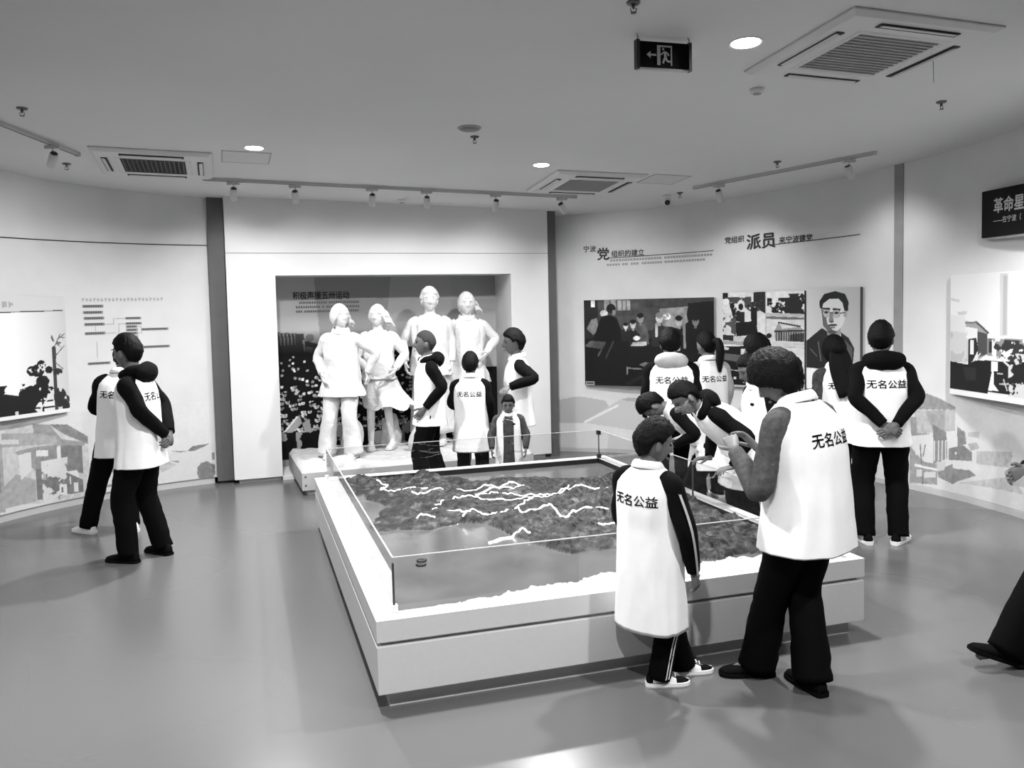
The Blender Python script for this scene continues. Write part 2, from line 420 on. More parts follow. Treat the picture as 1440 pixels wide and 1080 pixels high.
def spotlight(x, y, aim, label, power=1.0, lit=False, back_dark=True, ang=105, blend=1.0, off=''):
    t = thing('spotlight'+off, label, 'spotlight', (x, y, ceil_z(y)-.032), 0, 'spotlights on the ceiling rails')
    MB().box((-.06, -.016, -.028), (.06, .016, .0)).build('adapter', rail_m, t, False)
    MB().tube([(0,0,-.02), (0,0,-.05), (0,0,-.085)], [.006]*3, 8).build('stem', rail_m, t)
    piv = Vector((0, 0, -.10)); d = (Vector(aim) - (t.location + piv)).normalized()
    q = d.to_track_quat('-Z', 'Y').to_matrix().to_4x4(); T = Matrix.Translation(piv) @ q
    MB().lathe([(.001, .045), (.027, .045), (.033, .038), (.035, 0), (.035, -.085), (.030, -.085), (.028, -.06), (.001, -.06)], 20, T).build('can', spot_m, t)
    MB().lathe([(.001, .047), (.0275, .047), (.0275, .043), (.001, .043)], 18, T).build('rear_cap', black_m, t)
    MB().lathe([(.001, -.062), (.027, -.062), (.027, -.058), (.001, -.058)], 18, T).build('spot_lens', lens_m, t)
    l = bpy.data.lights.new('spotlight_lamp'+off, 'SPOT'); l.energy = SPOT_W*power; l.spot_size = R(ang); l.spot_blend = blend; l.shadow_soft_size = .08
    lo = bpy.data.objects.new('spotlight_lamp'+off, l); col.objects.link(lo); lo.parent = t; lo.matrix_local = Matrix.Translation(piv + d*.09) @ q
for (x, y, aim, lab, pw) in ((-3.70, 7.05, (-4.5, 7.9, 2.1), 'white spotlight on the short rail by the left round wall', .7),
    (-2.72, 8.55, (-3.0, 9.2, 2.2), 'white spotlight tilted aside at the pillar end of the long rail', .55),
    (-2.16, 8.75, (-2.25, 9.5, 2.15), 'first white spotlight after the tilted one on the long rail', .42),
    (-1.42, 9.00, (-1.6, 9.75, 2.1), 'second white spotlight after the tilted one on the long rail', .42),
    (-.87, 9.19, (-1.0, 9.95, 2.1), 'third white spotlight after the tilted one on the long rail', .42),
    (-.14, 9.45, (-.3, 10.25, 2.1), 'fourth white spotlight after the tilted one on the long rail', .42),
    (.60, 9.71, (1.25, 10.6, 2.0), 'white spotlight beside the pale-grilled air conditioner on the long rail', .7),
    (2.24, 9.18, (2.75, 9.95, 1.8), 'white spotlight at the dome-camera end of the right rail', .55),
    (3.22, 8.16, (3.8, 8.5, 2.0), 'lit white spotlight at the far end of the right rail', .45)):
    spotlight(x, y, aim, lab, pw)
# the photograph shows this lamp's pool on the right wall; it hangs past the picture's edge
rail(((3.78, 5.55), (3.60, 4.1)), 'spotlight rail going on along the right wall past the black sign')
spotlight(3.765, 5.40, (4.30, 7.2, .9), 'spotlight shining on the street photograph beside the black sign', 11, ang=72, off='_offscreen')

# dome camera
t = ceil_thing('dome_camera', 'small white dome camera with a black lens above the large painting', 'camera', 1.81, 9.87)
MB().lathe([(.001, .002), (.05, .002), (.05, -.03), (.045, -.04), (.001, -.04)], 20).build('mount', white_m, t)
MB().ell((0, 0, -.065), (.045, .045, .045)).build('head', white_m, t)
MB().lathe([(.001, -.05), (.03, -.045), (.032, -.036), (.001, -.036)], 18, Matrix.Translation((0,0,-.07)) @ Matrix.Rotation(R(-62), 4, 'X')).build('lens', black_m, t)

# exit sign on two chains
sx0, sx1 = Vector((.762, 5.03, 0)), Vector((1.075, 5.12, 0))
mid = (sx0+sx1)/2; ry = math.atan2(sx1.y-sx0.y, sx1.x-sx0.x)
t = thing('exit_sign', 'black hanging exit sign with an arrow and a running man', 'sign', (mid.x, mid.y, 3.335), ry)
sw, sh = .335, .155
o = MB().box((-sw/2, -.012, -sh/2), (sw/2, .012, sh/2)).build('panel', mat('sign_black', .003, .6, spec=.08), t, False); bevel(o, .003)
MB().box((-sw/2-.008, -.02, -sh/2-.004), (-sw/2+.012, .02, sh/2+.006)).build('end_post', black_m, t, False)
MB().box((sw/2-.01, -.02, -sh/2-.004), (sw/2+.008, .02, sh/2+.006)).build('end_post', black_m, t, False)
MB().box((-sw/2+.012, -.016, -sh/2-.006), (sw/2-.012, .016, -sh/2+.004)).build('bottom_strip', mat('sign_strip', .45, .3), t, False)
im = mat('sign_symbol', .42, .5)
Ti = Matrix.Translation((0, -.0125, 0))
MB().prism([(-.112,.002),(-.085,.022),(-.088,.007),(-.05,.007),(-.05,-.004),(-.088,-.004),(-.085,-.02)], Ti, .001).build('arrow', im, t, False)
mb = MB()
for x0, z0, x1, z1 in ((-.045,-.055,-.024,.058),(-.03,.048,.05,.058),(.042,-.055,.05,.05)): mb.prism([(x0,z0),(x1,z0),(x1,z1),(x0,z1)], Ti, .001)
mb.build('door_symbol', im, t, False)
mb = MB(); mb.prism([(-.006+.007*math.cos(k*PI/6), .037+.007*math.sin(k*PI/6)) for k in range(12)], Ti, .001)
for seg in ((( .0,.022),(-.022,.004),.004),((.0,.022),(.022,.014),.005),((.022,.014),(.03,0),.004),((.004,.02),(.008,-.008),.008),((.006,-.006),(-.008,-.044),.006),((.008,-.006),(.02,-.032),.006),((.02,-.032),(.04,-.032),.0055)):
    (ax, az), (bx, bz), w = seg; dx, dz = bx-ax, bz-az; L = math.hypot(dx, dz); nx, nz = -dz/L*w, dx/L*w
    mb.prism([(ax+nx,az+nz),(ax-nx,az-nz),(bx-nx,bz-nz),(bx+nx,bz+nz)], Ti, .0012)
mb.build('running_man', im, t, False)
cz = ceil_z(mid.y) - 3.335
for sgn in (-1, 1):
    x = sgn*(sw/2-.004); k = 0; z = sh/2+.004
    while z < cz:
        T = Matrix.Translation((x+.004*math.sin(k*1.7), 0, z)) @ Matrix.Rotation((k % 2)*PI/2, 4, 'Z')
        mb = MB(); mb.tube([(.005*math.cos(a), 0, .011*math.sin(a)) for a in [q*PI/4 for q in range(9)]], [.0016]*9, 5, 1, cap=False); mb.v = [tuple(T @ Vector(p)) for p in mb.v]
        mb.build('chain_link', met_m, t); z += .017; k += 1
# ------------------------------------------------------------------ pictures and print on the walls
def wall_pt(C, a, off=0): r = C[2]-off; return Vector((C[0]+r*math.cos(R(a)), C[1]+r*math.sin(R(a)), 0))
class Map:
    """sketch coordinates -> 0..1 of a canvas; the sketch's top edge may slope"""
    def __init__(s, cv, x0, x1, yt0, yt1, yb0, yb1=None): s.cv = cv; s.q = (x0, x1, yt0, yt1, yb0, yb0 if yb1 is None else yb1)
    def p(s, x, y):
        x0, x1, a, b, c, d = s.q; u = (x-x0)/(x1-x0); t = a+(b-a)*u; bo = c+(d-c)*u; return (u, (y-t)/(bo-t))
    def poly(s, pts, v, op=1.0): s.cv.poly([s.p(*q) for q in pts], v, op)
    def ell(s, x, y, rx, ry, v, op=1.0):
        u, w = s.p(x, y); s.cv.ell(u, w, rx/(s.q[1]-s.q[0]), ry/(s.q[4]-s.q[2]), v, op)
    def line(s, x0, y0, x1, y1, t, v, op=1.0): a = s.p(x0, y0); b = s.p(x1, y1); s.cv.line(*a, *b, t/(s.q[4]-s.q[2]), v, op)
    def rect(s, x0, y0, x1, y1, v, op=1.0): s.poly([(x0,y0),(x1,y0),(x1,y1),(x0,y1)], v, op)
def dashes(cv, x0, y0, x1, h, v, n, seed, op=.8):
    rs = random.Random(seed)
    for k in range(n):
        a = x0+(x1-x0)*k/n; w = (x1-x0)/n*.72
        cv.rect(a, y0, a+w*.4, y0+h, v, op); cv.rect(a+w*.3, y0+h*rs.random()*.6, a+w, y0+h*(.6+.4*rs.random()), v, op*.9)
def board(name, label, cat, A, B, z0, z1, cv, th=.035, edge=.08, frame=.0, fm=None, group=None):
    A = Vector((A[0], A[1], 0)); B = Vector((B[0], B[1], 0)); w = (B-A).length; a = math.atan2(B.y-A.y, B.x-A.x)
    c = (A+B)/2; inw = Vector((math.sin(a), -math.cos(a), 0)); c = c + inw*(th+.006)
    t = thing(name, label, cat, (c.x, c.y, (z0+z1)/2), a, group); h = z1-z0
    o = MB().box((-w/2, 0, -h/2), (w/2, th, h/2)).build('backing_board', fm or mat('board_edge%d' % int(edge*100), edge, .5), t, False)
    picture_flat('print', cv, Matrix.Translation((0, -.0015, 0)), w-frame, h-frame, t)
    return t

# -- the large oil painting
cv = Canvas(252, 164, .06); m = Map(cv, 52, 1358, 138, 85, 980, 965)
cv.a[:] = .10 + .10*cv.fbm(3, 1); cv.put(cv.Y > .45, .05)
m.rect(180, 120, 1130, 420, .27); cv.speck(.15, 5, 3)
m.rect(50, 120, 200, 360, .12); m.rect(128, 140, 170, 205, .85); m.rect(268, 132, 540, 230, .62)
for x in (330, 395, 405, 455, 500): m.line(x, 130, x, 232, 5, .35)
m.rect(700, 80, 1360, 200, .22); m.poly([(1110,150),(1360,120),(1360,980),(1060,980),(1080,420)], .03)
m.poly([(830,210),(1110,180),(1095,260),(1110,330),(1000,400),(860,370)], .55)        # banner
m.ell(905, 282, 36, 30, .85); m.ell(896, 276, 30, 24, .55); m.poly([(880,262),(930,300),(922,308),(872,272)], .85); m.poly([(865,270),(895,258),(900,268),(872,282)], .85)   # hammer and sickle
def man(x, y, s, face, coat, hair=.05, hat=False):
    m.poly([(x-75*s,y+250*s),(x-70*s,y+110*s),(x-30*s,y+62*s),(x+30*s,y+62*s),(x+75*s,y+110*s),(x+85*s,y+250*s)], coat)
    m.rect(x-14*s, y+35*s, x+14*s, y+70*s, face*.8); m.ell(x, y, 32*s, 46*s, face); m.ell(x, y-28*s, 34*s, 24*s, hair)
    m.ell(x-12*s, y-2*s, 6*s, 4*s, face*.4); m.ell(x+12*s, y-2*s, 6*s, 4*s, face*.4)
man(640, 305, 1, .55, .33); man(565, 365, .9, .8, .10); man(490, 385, .7, .75, .12); man(830, 300, 1.1, .82, .16, .5); man(1020, 325, 1.05, .72, .02); man(1180, 320, 1.0, .45, .02)
m.line(800, 360, 800, 470, 14, .7); m.line(1070, 360, 1075, 580, 12, .5)
m.poly([(80,420),(130,330),(190,310),(210,420),(150,480)], .5); m.ell(265, 265, 40, 32, .85)                # left figure in pale jacket
m.poly([(150,530),(215,340),(250,290),(330,280),(400,310),(440,420),(440,530)], .03); m.ell(340, 215, 48, 46, .08); m.ell(370, 258, 20, 30, .5)   # standing man seen from behind
m.ell(600, 500, 36, 22, .85); m.poly([(535,580),(560,540),(700,530),(700,570)], .7); m.ell(1005, 598, 28, 15, .75)
m.poly([(60,590),(100,530),(520,530),(520,600),(500,960),(60,960)], .045); m.poly([(60,590),(120,535),(280,545),(240,615),(90,600)], .32)
m.line(270, 560, 200, 680, 9, .28); m.line(360, 540, 280, 700, 8, .22); m.line(500, 790, 500, 850, 9, .5); m.line(500, 795, 640, 800, 7, .5); m.poly([(620,760),(680,730),(720,740),(690,780)], .5)
m.poly([(470,950),(700,830),(720,850),(520,965)], .12)
cv.speck(.35, 14, 9); m.rect(64, 938, 158, 978, .6); m.rect(75, 950, 145, 962, .25)
board('framed_painting', 'large dark oil painting of a meeting of men before a banner', 'painting', (.955, 10.975), (2.44, 10.235), .873, 1.958, cv, .045, .55)

# -- photo collage board
cv = Canvas(180, 204, .86); m = Map(cv, 55, 820, 132, 90, 1000, 985)
m.poly([(55,132),(466,110),(466,568),(55,572)], .85)
m.rect(55, 125, 110, 190, .05); m.poly([(355,118),(466,110),(466,310),(355,240)], .12)
for k, (x, y) in enumerate(((150,250),(235,255),(300,240),(345,235),(210,320))): m.ell(x, y, 24, 30, .06)
cv.blot((cv.X < .5) & (cv.Y < .2) & (cv.Y > .05), .25, .52, 14, 2)
m.poly([(135,270),(185,290),(195,430),(150,330)], .05); m.poly([(185,400),(380,380),(400,500),(190,530)], .03); m.poly([(330,250),(390,260),(390,420),(335,420)], .05); m.poly([(190,300),(270,300),(270,400),(190,390)], .1)
m.ell(90, 215, 35, 30, .9); m.poly([(60,270),(120,280),(185,480),(140,520),(60,520)], .82); cv.blot((cv.X < .17) & (cv.Y > .2) & (cv.Y < .5), .3, .58, 18, 4)
m.poly([(55,520),(160,520),(160,570),(55,570)], .15); m.poly([(160,530),(330,530),(330,570),(160,570)], .75)
m.rect(466, 95, 480, 610, .7)
m.poly([(476,112),(815,92),(815,300),(476,305)], .88); cv.blot((cv.X > .56) & (cv.Y > .07) & (cv.Y < .24), .06, .50, 16, 7); cv.blot((cv.X > .75) & (cv.Y > .03) & (cv.Y < .24), .1, .47, 10, 8)
m.rect(476, 300, 815, 330, .72); m.rect(476, 332, 815, 356, .42)
m.poly([(476,360),(815,350),(815,552),(476,556)], .83); m.poly([(550,490),(560,440),(590,380),(620,440),(780,415),(812,445),(812,550),(560,550)], .6)
for x in range(570, 815, 22): m.line(x, 470, x, 545, 5, .1)
m.line(590, 385, 780, 412, 7, .2); m.line(555, 465, 812, 448, 8, .2); m.poly([(690,490),(812,470),(812,548),(690,548)], .12, .7); m.ell(500, 508, 26, 22, .08)
m.rect(55, 572, 820, 606, .62); m.rect(300, 560, 820, 600, .8)
m.poly([(60,625),(280,615),(280,975),(60,975)], .05); m.poly([(60,690),(280,700),(280,770),(60,750)], .35); m.poly([(60,625),(120,640),(110,660),(60,660)], .8); m.rect(235, 640, 280, 690, .85); m.line(60, 842, 240, 842, 4, .7); m.rect(160, 905, 188, 925, .8); m.rect(75, 930, 140, 972, .5); m.rect(300, 610, 818, 980, .84)
m.rect(60, 975, 300, 1000, .7); cv.speck(.1, 30, 5)
board('photo_board', 'white board with several small old street and building photographs', 'picture', (2.535, 10.16), (3.262, 9.46), .90, 2.005, cv, .035, .10)

# -- portrait board
cv = Canvas(130, 210, .80); m = Map(cv, 862, 1352, 88, 48, 1010, 990)
cv.a[:] = .80 - .12*cv.X; cv.rect(0, .795, 1, 1, .93)
m.poly([(862,815),(862,570),(930,510),(1010,440),(1060,470),(1180,465),(1250,510),(1300,600),(1290,720),(1240,815)], .13)
m.poly([(1200,520),(1285,600),(1280,740),(1210,800),(1190,640)], .32); m.poly([(1060,480),(1100,470),(1180,470),(1190,640),(1170,700),(1090,580)], .82); m.poly([(1130,520),(1150,520),(1175,600),(1175,700),(1140,600)], .12)
m.poly([(1050,430),(1180,420),(1175,500),(1110,560),(1060,500)], .55)                      # neck
m.ell(1110, 300, 112, 165, .82); m.poly([(1000,250),(1020,420),(1080,480),(1130,470),(1060,400),(1040,300)], .38)
m.poly([(990,260),(985,200),(1030,130),(1130,98),(1220,120),(1250,190),(1245,270),(1215,280),(1195,200),(1160,165),(1080,170),(1020,220),(1012,265)], .09)
m.ell(1220, 300, 16, 30, .6)
for ex in (1050, 1142): m.ell(ex, 300, 34, 42, .45); m.ell(ex, 303, 29, 37, .70); m.ell(ex, 295, 20, 11, .12); m.line(ex-30, 262, ex+30, 262, 8, .15)
m.line(1085, 296, 1108, 296, 6, .3); m.line(1176, 296, 1215, 285, 5, .3)
m.poly([(1085,300),(1105,300),(1118,365),(1100,382),(1070,372)], .50); m.ell(1098, 378, 22, 8, .28); m.line(1075, 410, 1140, 405, 9, .25); m.line(1085, 432, 1125, 430, 7, .4)
m.ell(1105, 470, 40, 16, .3); m.line(975, 570, 1000, 740, 6, .4); m.line(900, 640, 960, 700, 6, .35)
board('portrait_board', 'tall portrait photograph of a man with round glasses and suit', 'picture', (3.288, 9.43), (3.664, 8.905), .93, 2.025, cv, .045, .05)

# -- street photograph on the right
cv = Canvas(300, 190, .90); m = Map(cv, 72, 72+520*2.66, 105, -60, 1012, 1130)
m.poly([(75,540),(110,530),(160,570),(240,585),(245,760),(75,770)], .72); cv.blot((cv.X < .12) & (cv.Y > .38) & (cv.Y < .75), .8, .5, 10, 3)
m.poly([(75,280),(160,290),(160,310),(75,300)], .8); m.poly([(140,385),(235,370),(225,400),(150,405)], .78); m.poly([(75,410),(220,410),(220,540),(75,530)], .86)
m.poly([(220,460),(320,450),(420,525),(420,690),(340,740),(330,500),(225,490)], .62); m.poly([(330,520),(420,535),(420,690),(335,720)], .3); m.line(220, 462, 322, 452, 7, .45); m.line(322, 452, 424, 526, 8, .3)
m.poly([(245,585),(320,570),(340,660),(290,750),(245,790)], .15); m.rect(265, 590, 300, 700, .9)
m.poly([(520,70),(590,60),(590,540),(525,545)], .80); m.rect(545, 80, 580, 535, .70)
m.poly([(75,760),(240,780),(300,750),(370,735),(450,735),(450,900),(425,1000),(75,975)], .09); m.poly([(200,800),(320,800),(320,900),(230,900)], .16)
m.poly([(420,570),(1400,520),(1400,740),(420,700)], .55); cv.blot((cv.X > .26) & (cv.Y > .52) & (cv.Y < .75), .2, .48, 12, 6); cv.blot((cv.X > .28) & (cv.Y > .5) & (cv.Y < .72), .92, .56, 16, 9)
m.poly([(450,740),(1400,720),(1400,1040),(430,980)], .12); m.rect(455, 745, 510, 820, .92); m.rect(470, 650, 496, 720, .92); m.poly([(462,820),(475,820),(480,920),(520,970),(430,970)], .92); m.line(300, 750, 360, 690, 5, .85); m.line(360, 735, 540, 722, 7, .9); m.line(540, 722, 600, 770, 7, .85); m.line(510, 835, 550, 835, 5, .7); m.line(530, 915, 600, 910, 6, .7); m.line(560, 880, 590, 960, 5, .75)
cv.blot((cv.X > .38) & (cv.Y > .62), .8, .60, 9, 11); cv.rect(0, .955, 1, 1, .93)
board('street_photograph', 'pale old photograph of a street with houses under the black sign', 'picture', (4.126, 7.947), (4.38, 5.92), 1.0, 2.105, cv, .04, .55)

# -- tree photograph on the left
cv = Canvas(220, 206, .86); m = Map(cv, 490-490*2.05, 488, 60, 103, 1010, 965)
cv.a[:] = .93 - .16*np.clip(cv.X*2-1, 0, 1) - .06*cv.Y*0
m.rect(-600, 50, 490, 205, .80); m.line(-600, 190, 460, 207, 4, .2); dashes(cv, .30, .045, .56, .045, .6, 5, 3)
m.poly([(-600,800),(-100,790),(60,820),(130,830),(240,780),(300,780),(240,960),(-600,990)], .10); cv.blot((cv.Y > .72) & (cv.Y < .85) & (cv.X < .7), .1, .5, 10, 2)
T0 = cv.a.copy(); msk = Canvas(220, 206, 0); mm = Map(msk, *m.q)
for x, y, rx, ry in ((160,640,45,40),(245,600,40,38),(210,640,60,50),(250,720,60,45),(230,760,70,30),(310,640,35,30),(200,800,90,40),(310,790,40,30)): mm.ell(x, y, rx, ry, 1)
cv.blot(msk.a > .5, .10, .33, 26, 5); m.line(240, 640, 245, 950, 9, .1); m.line(365, 480, 360, 940, 17, .24); m.line(368, 430, 350, 390, 5, .3); m.line(372, 470, 430, 380, 4, .35); m.line(376, 540, 460, 470, 4, .35); m.line(375, 590, 440, 640, 4, .35); m.line(420, 400, 465, 410, 5, .4); m.line(400, 420, 470, 380, 4, .4); m.line(360, 430, 345, 400, 4, .3)
msk.a[:] = 0; mm.ell(390, 660, 45, 30, 1); mm.ell(400, 850, 60, 80, 1); mm.ell(450, 890, 50, 60, 1); mm.ell(430, 430, 45, 55, .6); cv.blot(msk.a > .9, .17, .36, 24, 8); cv.blot((msk.a > .5) & (msk.a < .9), .4, .58, 24, 9)
m.poly([(165,920),(240,840),(345,870),(345,945),(200,955)], .88); m.line(195, 868, 330, 868, 7, .12); m.line(170, 918, 340, 915, 7, .12); m.line(240, 800, 242, 950, 9, .1); m.line(200, 950, 340, 790, 6, .85); m.rect(0, 930, 30, 960, .8)
cv.rect(0, .965, 1, 1, .90)
board('tree_photograph', 'pale photograph of tall trees and a pagoda roof on the left round wall', 'picture', tuple(wall_pt(CL, 169))[:2], tuple(wall_pt(CL, 146.2))[:2], .955, 2.092, cv, .04, .55)

# -- black sign
A = wall_pt(CR, 15.3); B = wall_pt(CR, -3); w = (B-A).length; a = math.atan2(B.y-A.y, B.x-A.x); inw = Vector((math.sin(a), -math.cos(a), 0)); c = (A+B)/2 + inw*.05
t = thing('black_sign', 'black wall sign with white lettering above the street photograph', 'sign', (c.x, c.y, 2.615), a)
o = MB().box((-w/2, 0, -.203), (w/2, .045, .203)).build('sign_panel', mat('sign_face', .008, .6, spec=.15), t, False)
MB().box((-w/2+.06, .005, -.225), (w/2-.06, .045, -.204)).build('lower_ledge', mat('sign_ledge', .3, .5), t, False)
def flat_text(name, s, x, z, size, m_, parent, bold=0, shear=0, wide=1.0):
    v, f = text_mesh(s, bold); mb = MB()
    mb.add([(x+p[0]*size*wide + p[1]*size*shear, -.0025, z+p[1]*size) for p in v], f); return mb.build(name, m_, parent, False)
wt = mat('white_lettering', .8, .5)
flat_text('main_lettering', '革命星', -w/2+.155, .01, .135, wt, t, .026, wide=.95)
flat_text('lower_lettering', '——在宁波（', -w/2+.155, -.085, .058, wt, t, .012)

# -- headings on the right wall, bent to it
ink = mat('dark_lettering', .028, .6)
def arc_text(name, s, C, a0, z, size, m_, parent, bold=0, slope=0, off=.004):
    v, f = text_mesh(s, bold); v, f = subdivide_faces(v, f, .25); mb = MB()
    pts = []
    for p in v:
        d = p[0]*size; aa = a0 - math.degrees(d/C[2]); q = wall_pt(C, aa, off); pts.append((q.x, q.y, z + p[1]*size + slope*d))
    mb.add(pts, f); return mb.build(name, m_, parent, False)
def arc_strip(C, a0, a1, z0, z1, h, off=.004, n=14):
    mb = MB(); pts = [[], []]
    for k in range(n+1):
        q = wall_pt(C, a0+(a1-a0)*k/n, off); z = z0+(z1-z0)*k/n; pts[0].append((q.x, q.y, z)); pts[1].append((q.x, q.y, z+h))
    mb.grid(pts); return mb
t = thing('wall_heading', 'dark wall heading with one large character above the oil painting', 'lettering')
arc_text('lettering', '宁波', CR, 73.4, 2.577, .085, ink, t, .022)
arc_text('large_lettering', '党', CR, 71.3, 2.478, .165, ink, t, .03)
arc_text('lettering', '组织的建立', CR, 69.1, 2.503, .086, ink, t, .022, .005)
arc_strip(CR, 69.9, 53.6, 2.478, 2.508, .009).build('underline', ink, t, False)
for k, (z, a1) in enumerate(((2.438, 53.8), (2.385, 55.2))):
    mb = MB(); rs = random.Random(k); a_ = 69.3 if k == 0 else 69.8
    while a_ > a1:
        st = rs.uniform(.35, .5); s2 = arc_strip(CR, a_, a_-st*.8, z+.001*(69-a_), z+.001*(69-a_), .028, .003, 2); mb.add(s2.v, s2.f); a_ -= st if rs.random() > .07 else st*1.8
    mb.build('small_print', mat('faint_print', .33, .7), t, False)['kind'] = 'stuff'
t = thing('wall_heading', 'dark wall heading with two large characters above the photo board', 'lettering')
arc_text('lettering', '党组织', CR, 51.95, 2.590, .083, ink, t, .022, .03)
arc_text('large_lettering', '派员', CR, 48.75, 2.512, .185, ink, t, .035, .03)
arc_text('lettering', '来宁波建党', CR, 44.0, 2.545, .083, ink, t, .022, .02)
arc_strip(CR, 45.2, 32.4, 2.530, 2.565, .009).build('underline', ink, t, False)

# -- chart printed on the left wall
t = thing('wall_chart', 'printed chart of small grey boxes on the left round wall', 'chart')
bx_m = mat('chart_box', .24, .7); tx_m = mat('chart_text', .06, .7); ln_m = mat('chart_line', .36, .7); ft = mat('chart_title', .38, .7)
def chx(px): return 142.9 + (124.75-142.9)*(px-110)/(246-110)        # sketch x -> angle
def chz(py): return 2.075 - (py-420)*.00735
def ch_box(x0, y0, x1, y1):
    b_ = arc_strip(CL, chx(x0), chx(x1), chz(y1), chz(y1), chz(y0)-chz(y1), .003, 5).build('chart_box', bx_m, t, False)
    mb = MB(); n = int((x1-x0)/3.4)
    for k in range(n):
        q = x0+2+(x1-x0-4)*k/n; s2 = arc_strip(CL, chx(q), chx(q+(x1-x0-4)/n*.7), chz(y1)+.007, chz(y1)+.007, (chz(y0)-chz(y1))*.55, .0045, 1); mb.add(s2.v, s2.f)
    mb.build('box_text', tx_m, b_, False)
for r_ in ((114.5,429,144,433),(115,437.5,143,441.5),(115.5,445.5,144.5,449.5),(116,454,144.5,458),(116,466.5,145,470.5),(118,508.5,150,512),(174,447,196.5,450.5),(174,454.5,197,458),(174.5,459,190.5,462.5),(174.5,463.5,191,467.5),(175,468.5,191,472),(175,473.5,191,477),(176,478.5,191.5,482),(188,485.5,192.5,488.5),(188,490,192.5,493.5),(188,495,192.5,498.5),(188,500,192.5,503.5),(188,504.5,192.5,508),(196,463.5,235,467),(197,489,236,492.5)): ch_box(*r_)
mb = MB()
for x0, y0, x1, y1 in ((145,456,157,456.7),(160,448.5,174,449.1),(164,456,174,456.6),(145,468.3,160,469),(191,461,196,461.6),(191,470,196,470.6),(192,486.5,197.5,487),(192,496.5,197.5,497)):
    s2 = arc_strip(CL, chx(x0), chx(x1), chz(y1), chz(y1), .005, .003, 2); mb.add(s2.v, s2.f)
for x0, y0, y1 in ((157,448,457),(164,456,473),(132,480,503),(196,461,471),(197.5,486.5,497),(131,458,466)):
    s2 = arc_strip(CL, chx(x0), chx(x0+.7), chz(y1), chz(y1), chz(y0)-chz(y1), .003, 1); mb.add(s2.v, s2.f)
mb.build('connecting_lines', ln_m, t, False)
mb = MB()
for k in range(22):
    x = 115+k*5.3; s2 = arc_strip(CL, chx(x), chx(x+1.4), chz(424.5), chz(424.5), .034, .003, 1); mb.add(s2.v, s2.f); s2 = arc_strip(CL, chx(x-.8), chx(x+3), chz(421.5+(k % 3)), chz(421.5+(k % 3)), .009, .003, 1); mb.add(s2.v, s2.f)
mb.build('title_print', ft, t, False)

# -- murals of old houses along the foot of the round walls
WV = .832   # tone of the painted wall
cv = Canvas(420, 130, WV); m = Map(cv, 0, 1365, 195, 195, 900, 900)
m.q = (-314, 1365, 230, 14, 837, 500)
cv.a[:] = WV + .05*(cv.fbm(4, 3)-.5)
m.poly([(0,270),(80,205),(200,195),(310,205),(420,210),(545,290),(545,700),(0,720)], .76)
m.poly([(305,205),(420,205),(545,280),(545,330),(400,270)], .46); m.poly([(200,200),(310,210),(380,300),(540,320),(480,360),(350,340),(210,290)], .55)
m.poly([(0,260),(190,260),(350,280),(350,330),(0,350)], .62); m.poly([(80,380),(200,350),(350,330),(350,500),(200,500)], .56)
m.poly([(205,370),(350,340),(350,690),(205,690)], .50); m.rect(215, 370, 290, 410, .85); m.poly([(370,340),(505,340),(505,520),(370,500)], .44); m.rect(345, 350, 368, 500, .84)
m.poly([(375,510),(470,500),(480,560)], .85); m.poly([(205,490),(370,500),(500,560),(500,640),(205,690)], .40); m.rect(350, 590, 398, 660, .85); m.rect(360, 610, 372, 645, .4); m.rect(440, 580, 470, 640, .82); m.rect(240, 520, 270, 560, .62)
m.poly([(545,480),(700,400),(735,420),(735,590),(545,640)], .52); m.rect(640, 510, 700, 590, .84); m.poly([(0,600),(80,520),(200,560),(200,700),(0,740)], .62); cv.blot((cv.X > .33) & (cv.X < .44) & (cv.Y > .5), .82, .52, 9, 4); m.rect(0, 300, 110, 330, .8); m.poly([(100,400),(180,380),(180,500),(110,560)], .84)
m.poly([(-700,330),(-420,240),(-300,330),(-120,250),(0,330),(0,760),(-700,800)], .6); m.poly([(-700,420),(-400,360),(-380,700),(-700,720)], .46); m.rect(-350, 420, -200, 600, .8); m.poly([(-180,380),(-20,350),(-20,640),(-180,660)], .5); m.rect(-130, 430, -70, 520, .82)
m.poly([(980,480),(1090,360),(1200,340),(1360,290),(1365,350),(1365,520),(990,560)], .80); m.poly([(1180,350),(1220,315),(1330,290),(1300,310),(1230,345)], .42); m.poly([(1070,355),(1180,350),(1200,345),(1140,362)], .5)
cv.put((((cv.X-m.p(1300,470)[0])/.035)**2 + ((cv.Y-m.p(1300,470)[1])/.13)**2 < .5+1.0*cv.fbm(16, 9)), .42); m.rect(1345, 345, 1365, 390, .45); m.rect(1345, 420, 1365, 450, .35); m.poly([(1070,420),(1130,415),(1120,430)], .55); m.poly([(990,470),(1060,430),(1110,440),(1010,500)], .70)
cv.a = WV + (cv.a-WV)*.85; cv.a += .14*(cv.fbm(24, 6)-.5)*(cv.a < WV-.06) + .04*(cv.fbm(30, 7)-.5)
o = picture_arc('wall_mural', cv, CL, 168, 118.3, .075, .93); tag(o, 'faint grey mural of old houses at the foot of the left wall', 'mural')
cv = Canvas(460, 130, WV); m = Map(cv, 85, 884, 0, 0, 100, 100)
m.q = (67, 1701, 40, 225, 677, 1091)
cv.a[:] = WV + .05*(cv.fbm(4, 8)-.5)
m.poly([(100,90),(180,60),(290,100),(410,165),(410,185),(150,180),(100,180)], .54); m.poly([(120,185),(410,185),(410,330),(250,340),(150,350)], .70); m.poly([(200,190),(340,185),(340,330),(260,330)], .60)
m.poly([(100,230),(140,230),(150,340),(250,350),(100,360)], .55); m.poly([(255,280),(350,340),(355,400),(262,400)], .45); m.poly([(425,300),(480,340),(490,420),(430,440)], .48); m.rect(455, 270, 462, 330, .85)
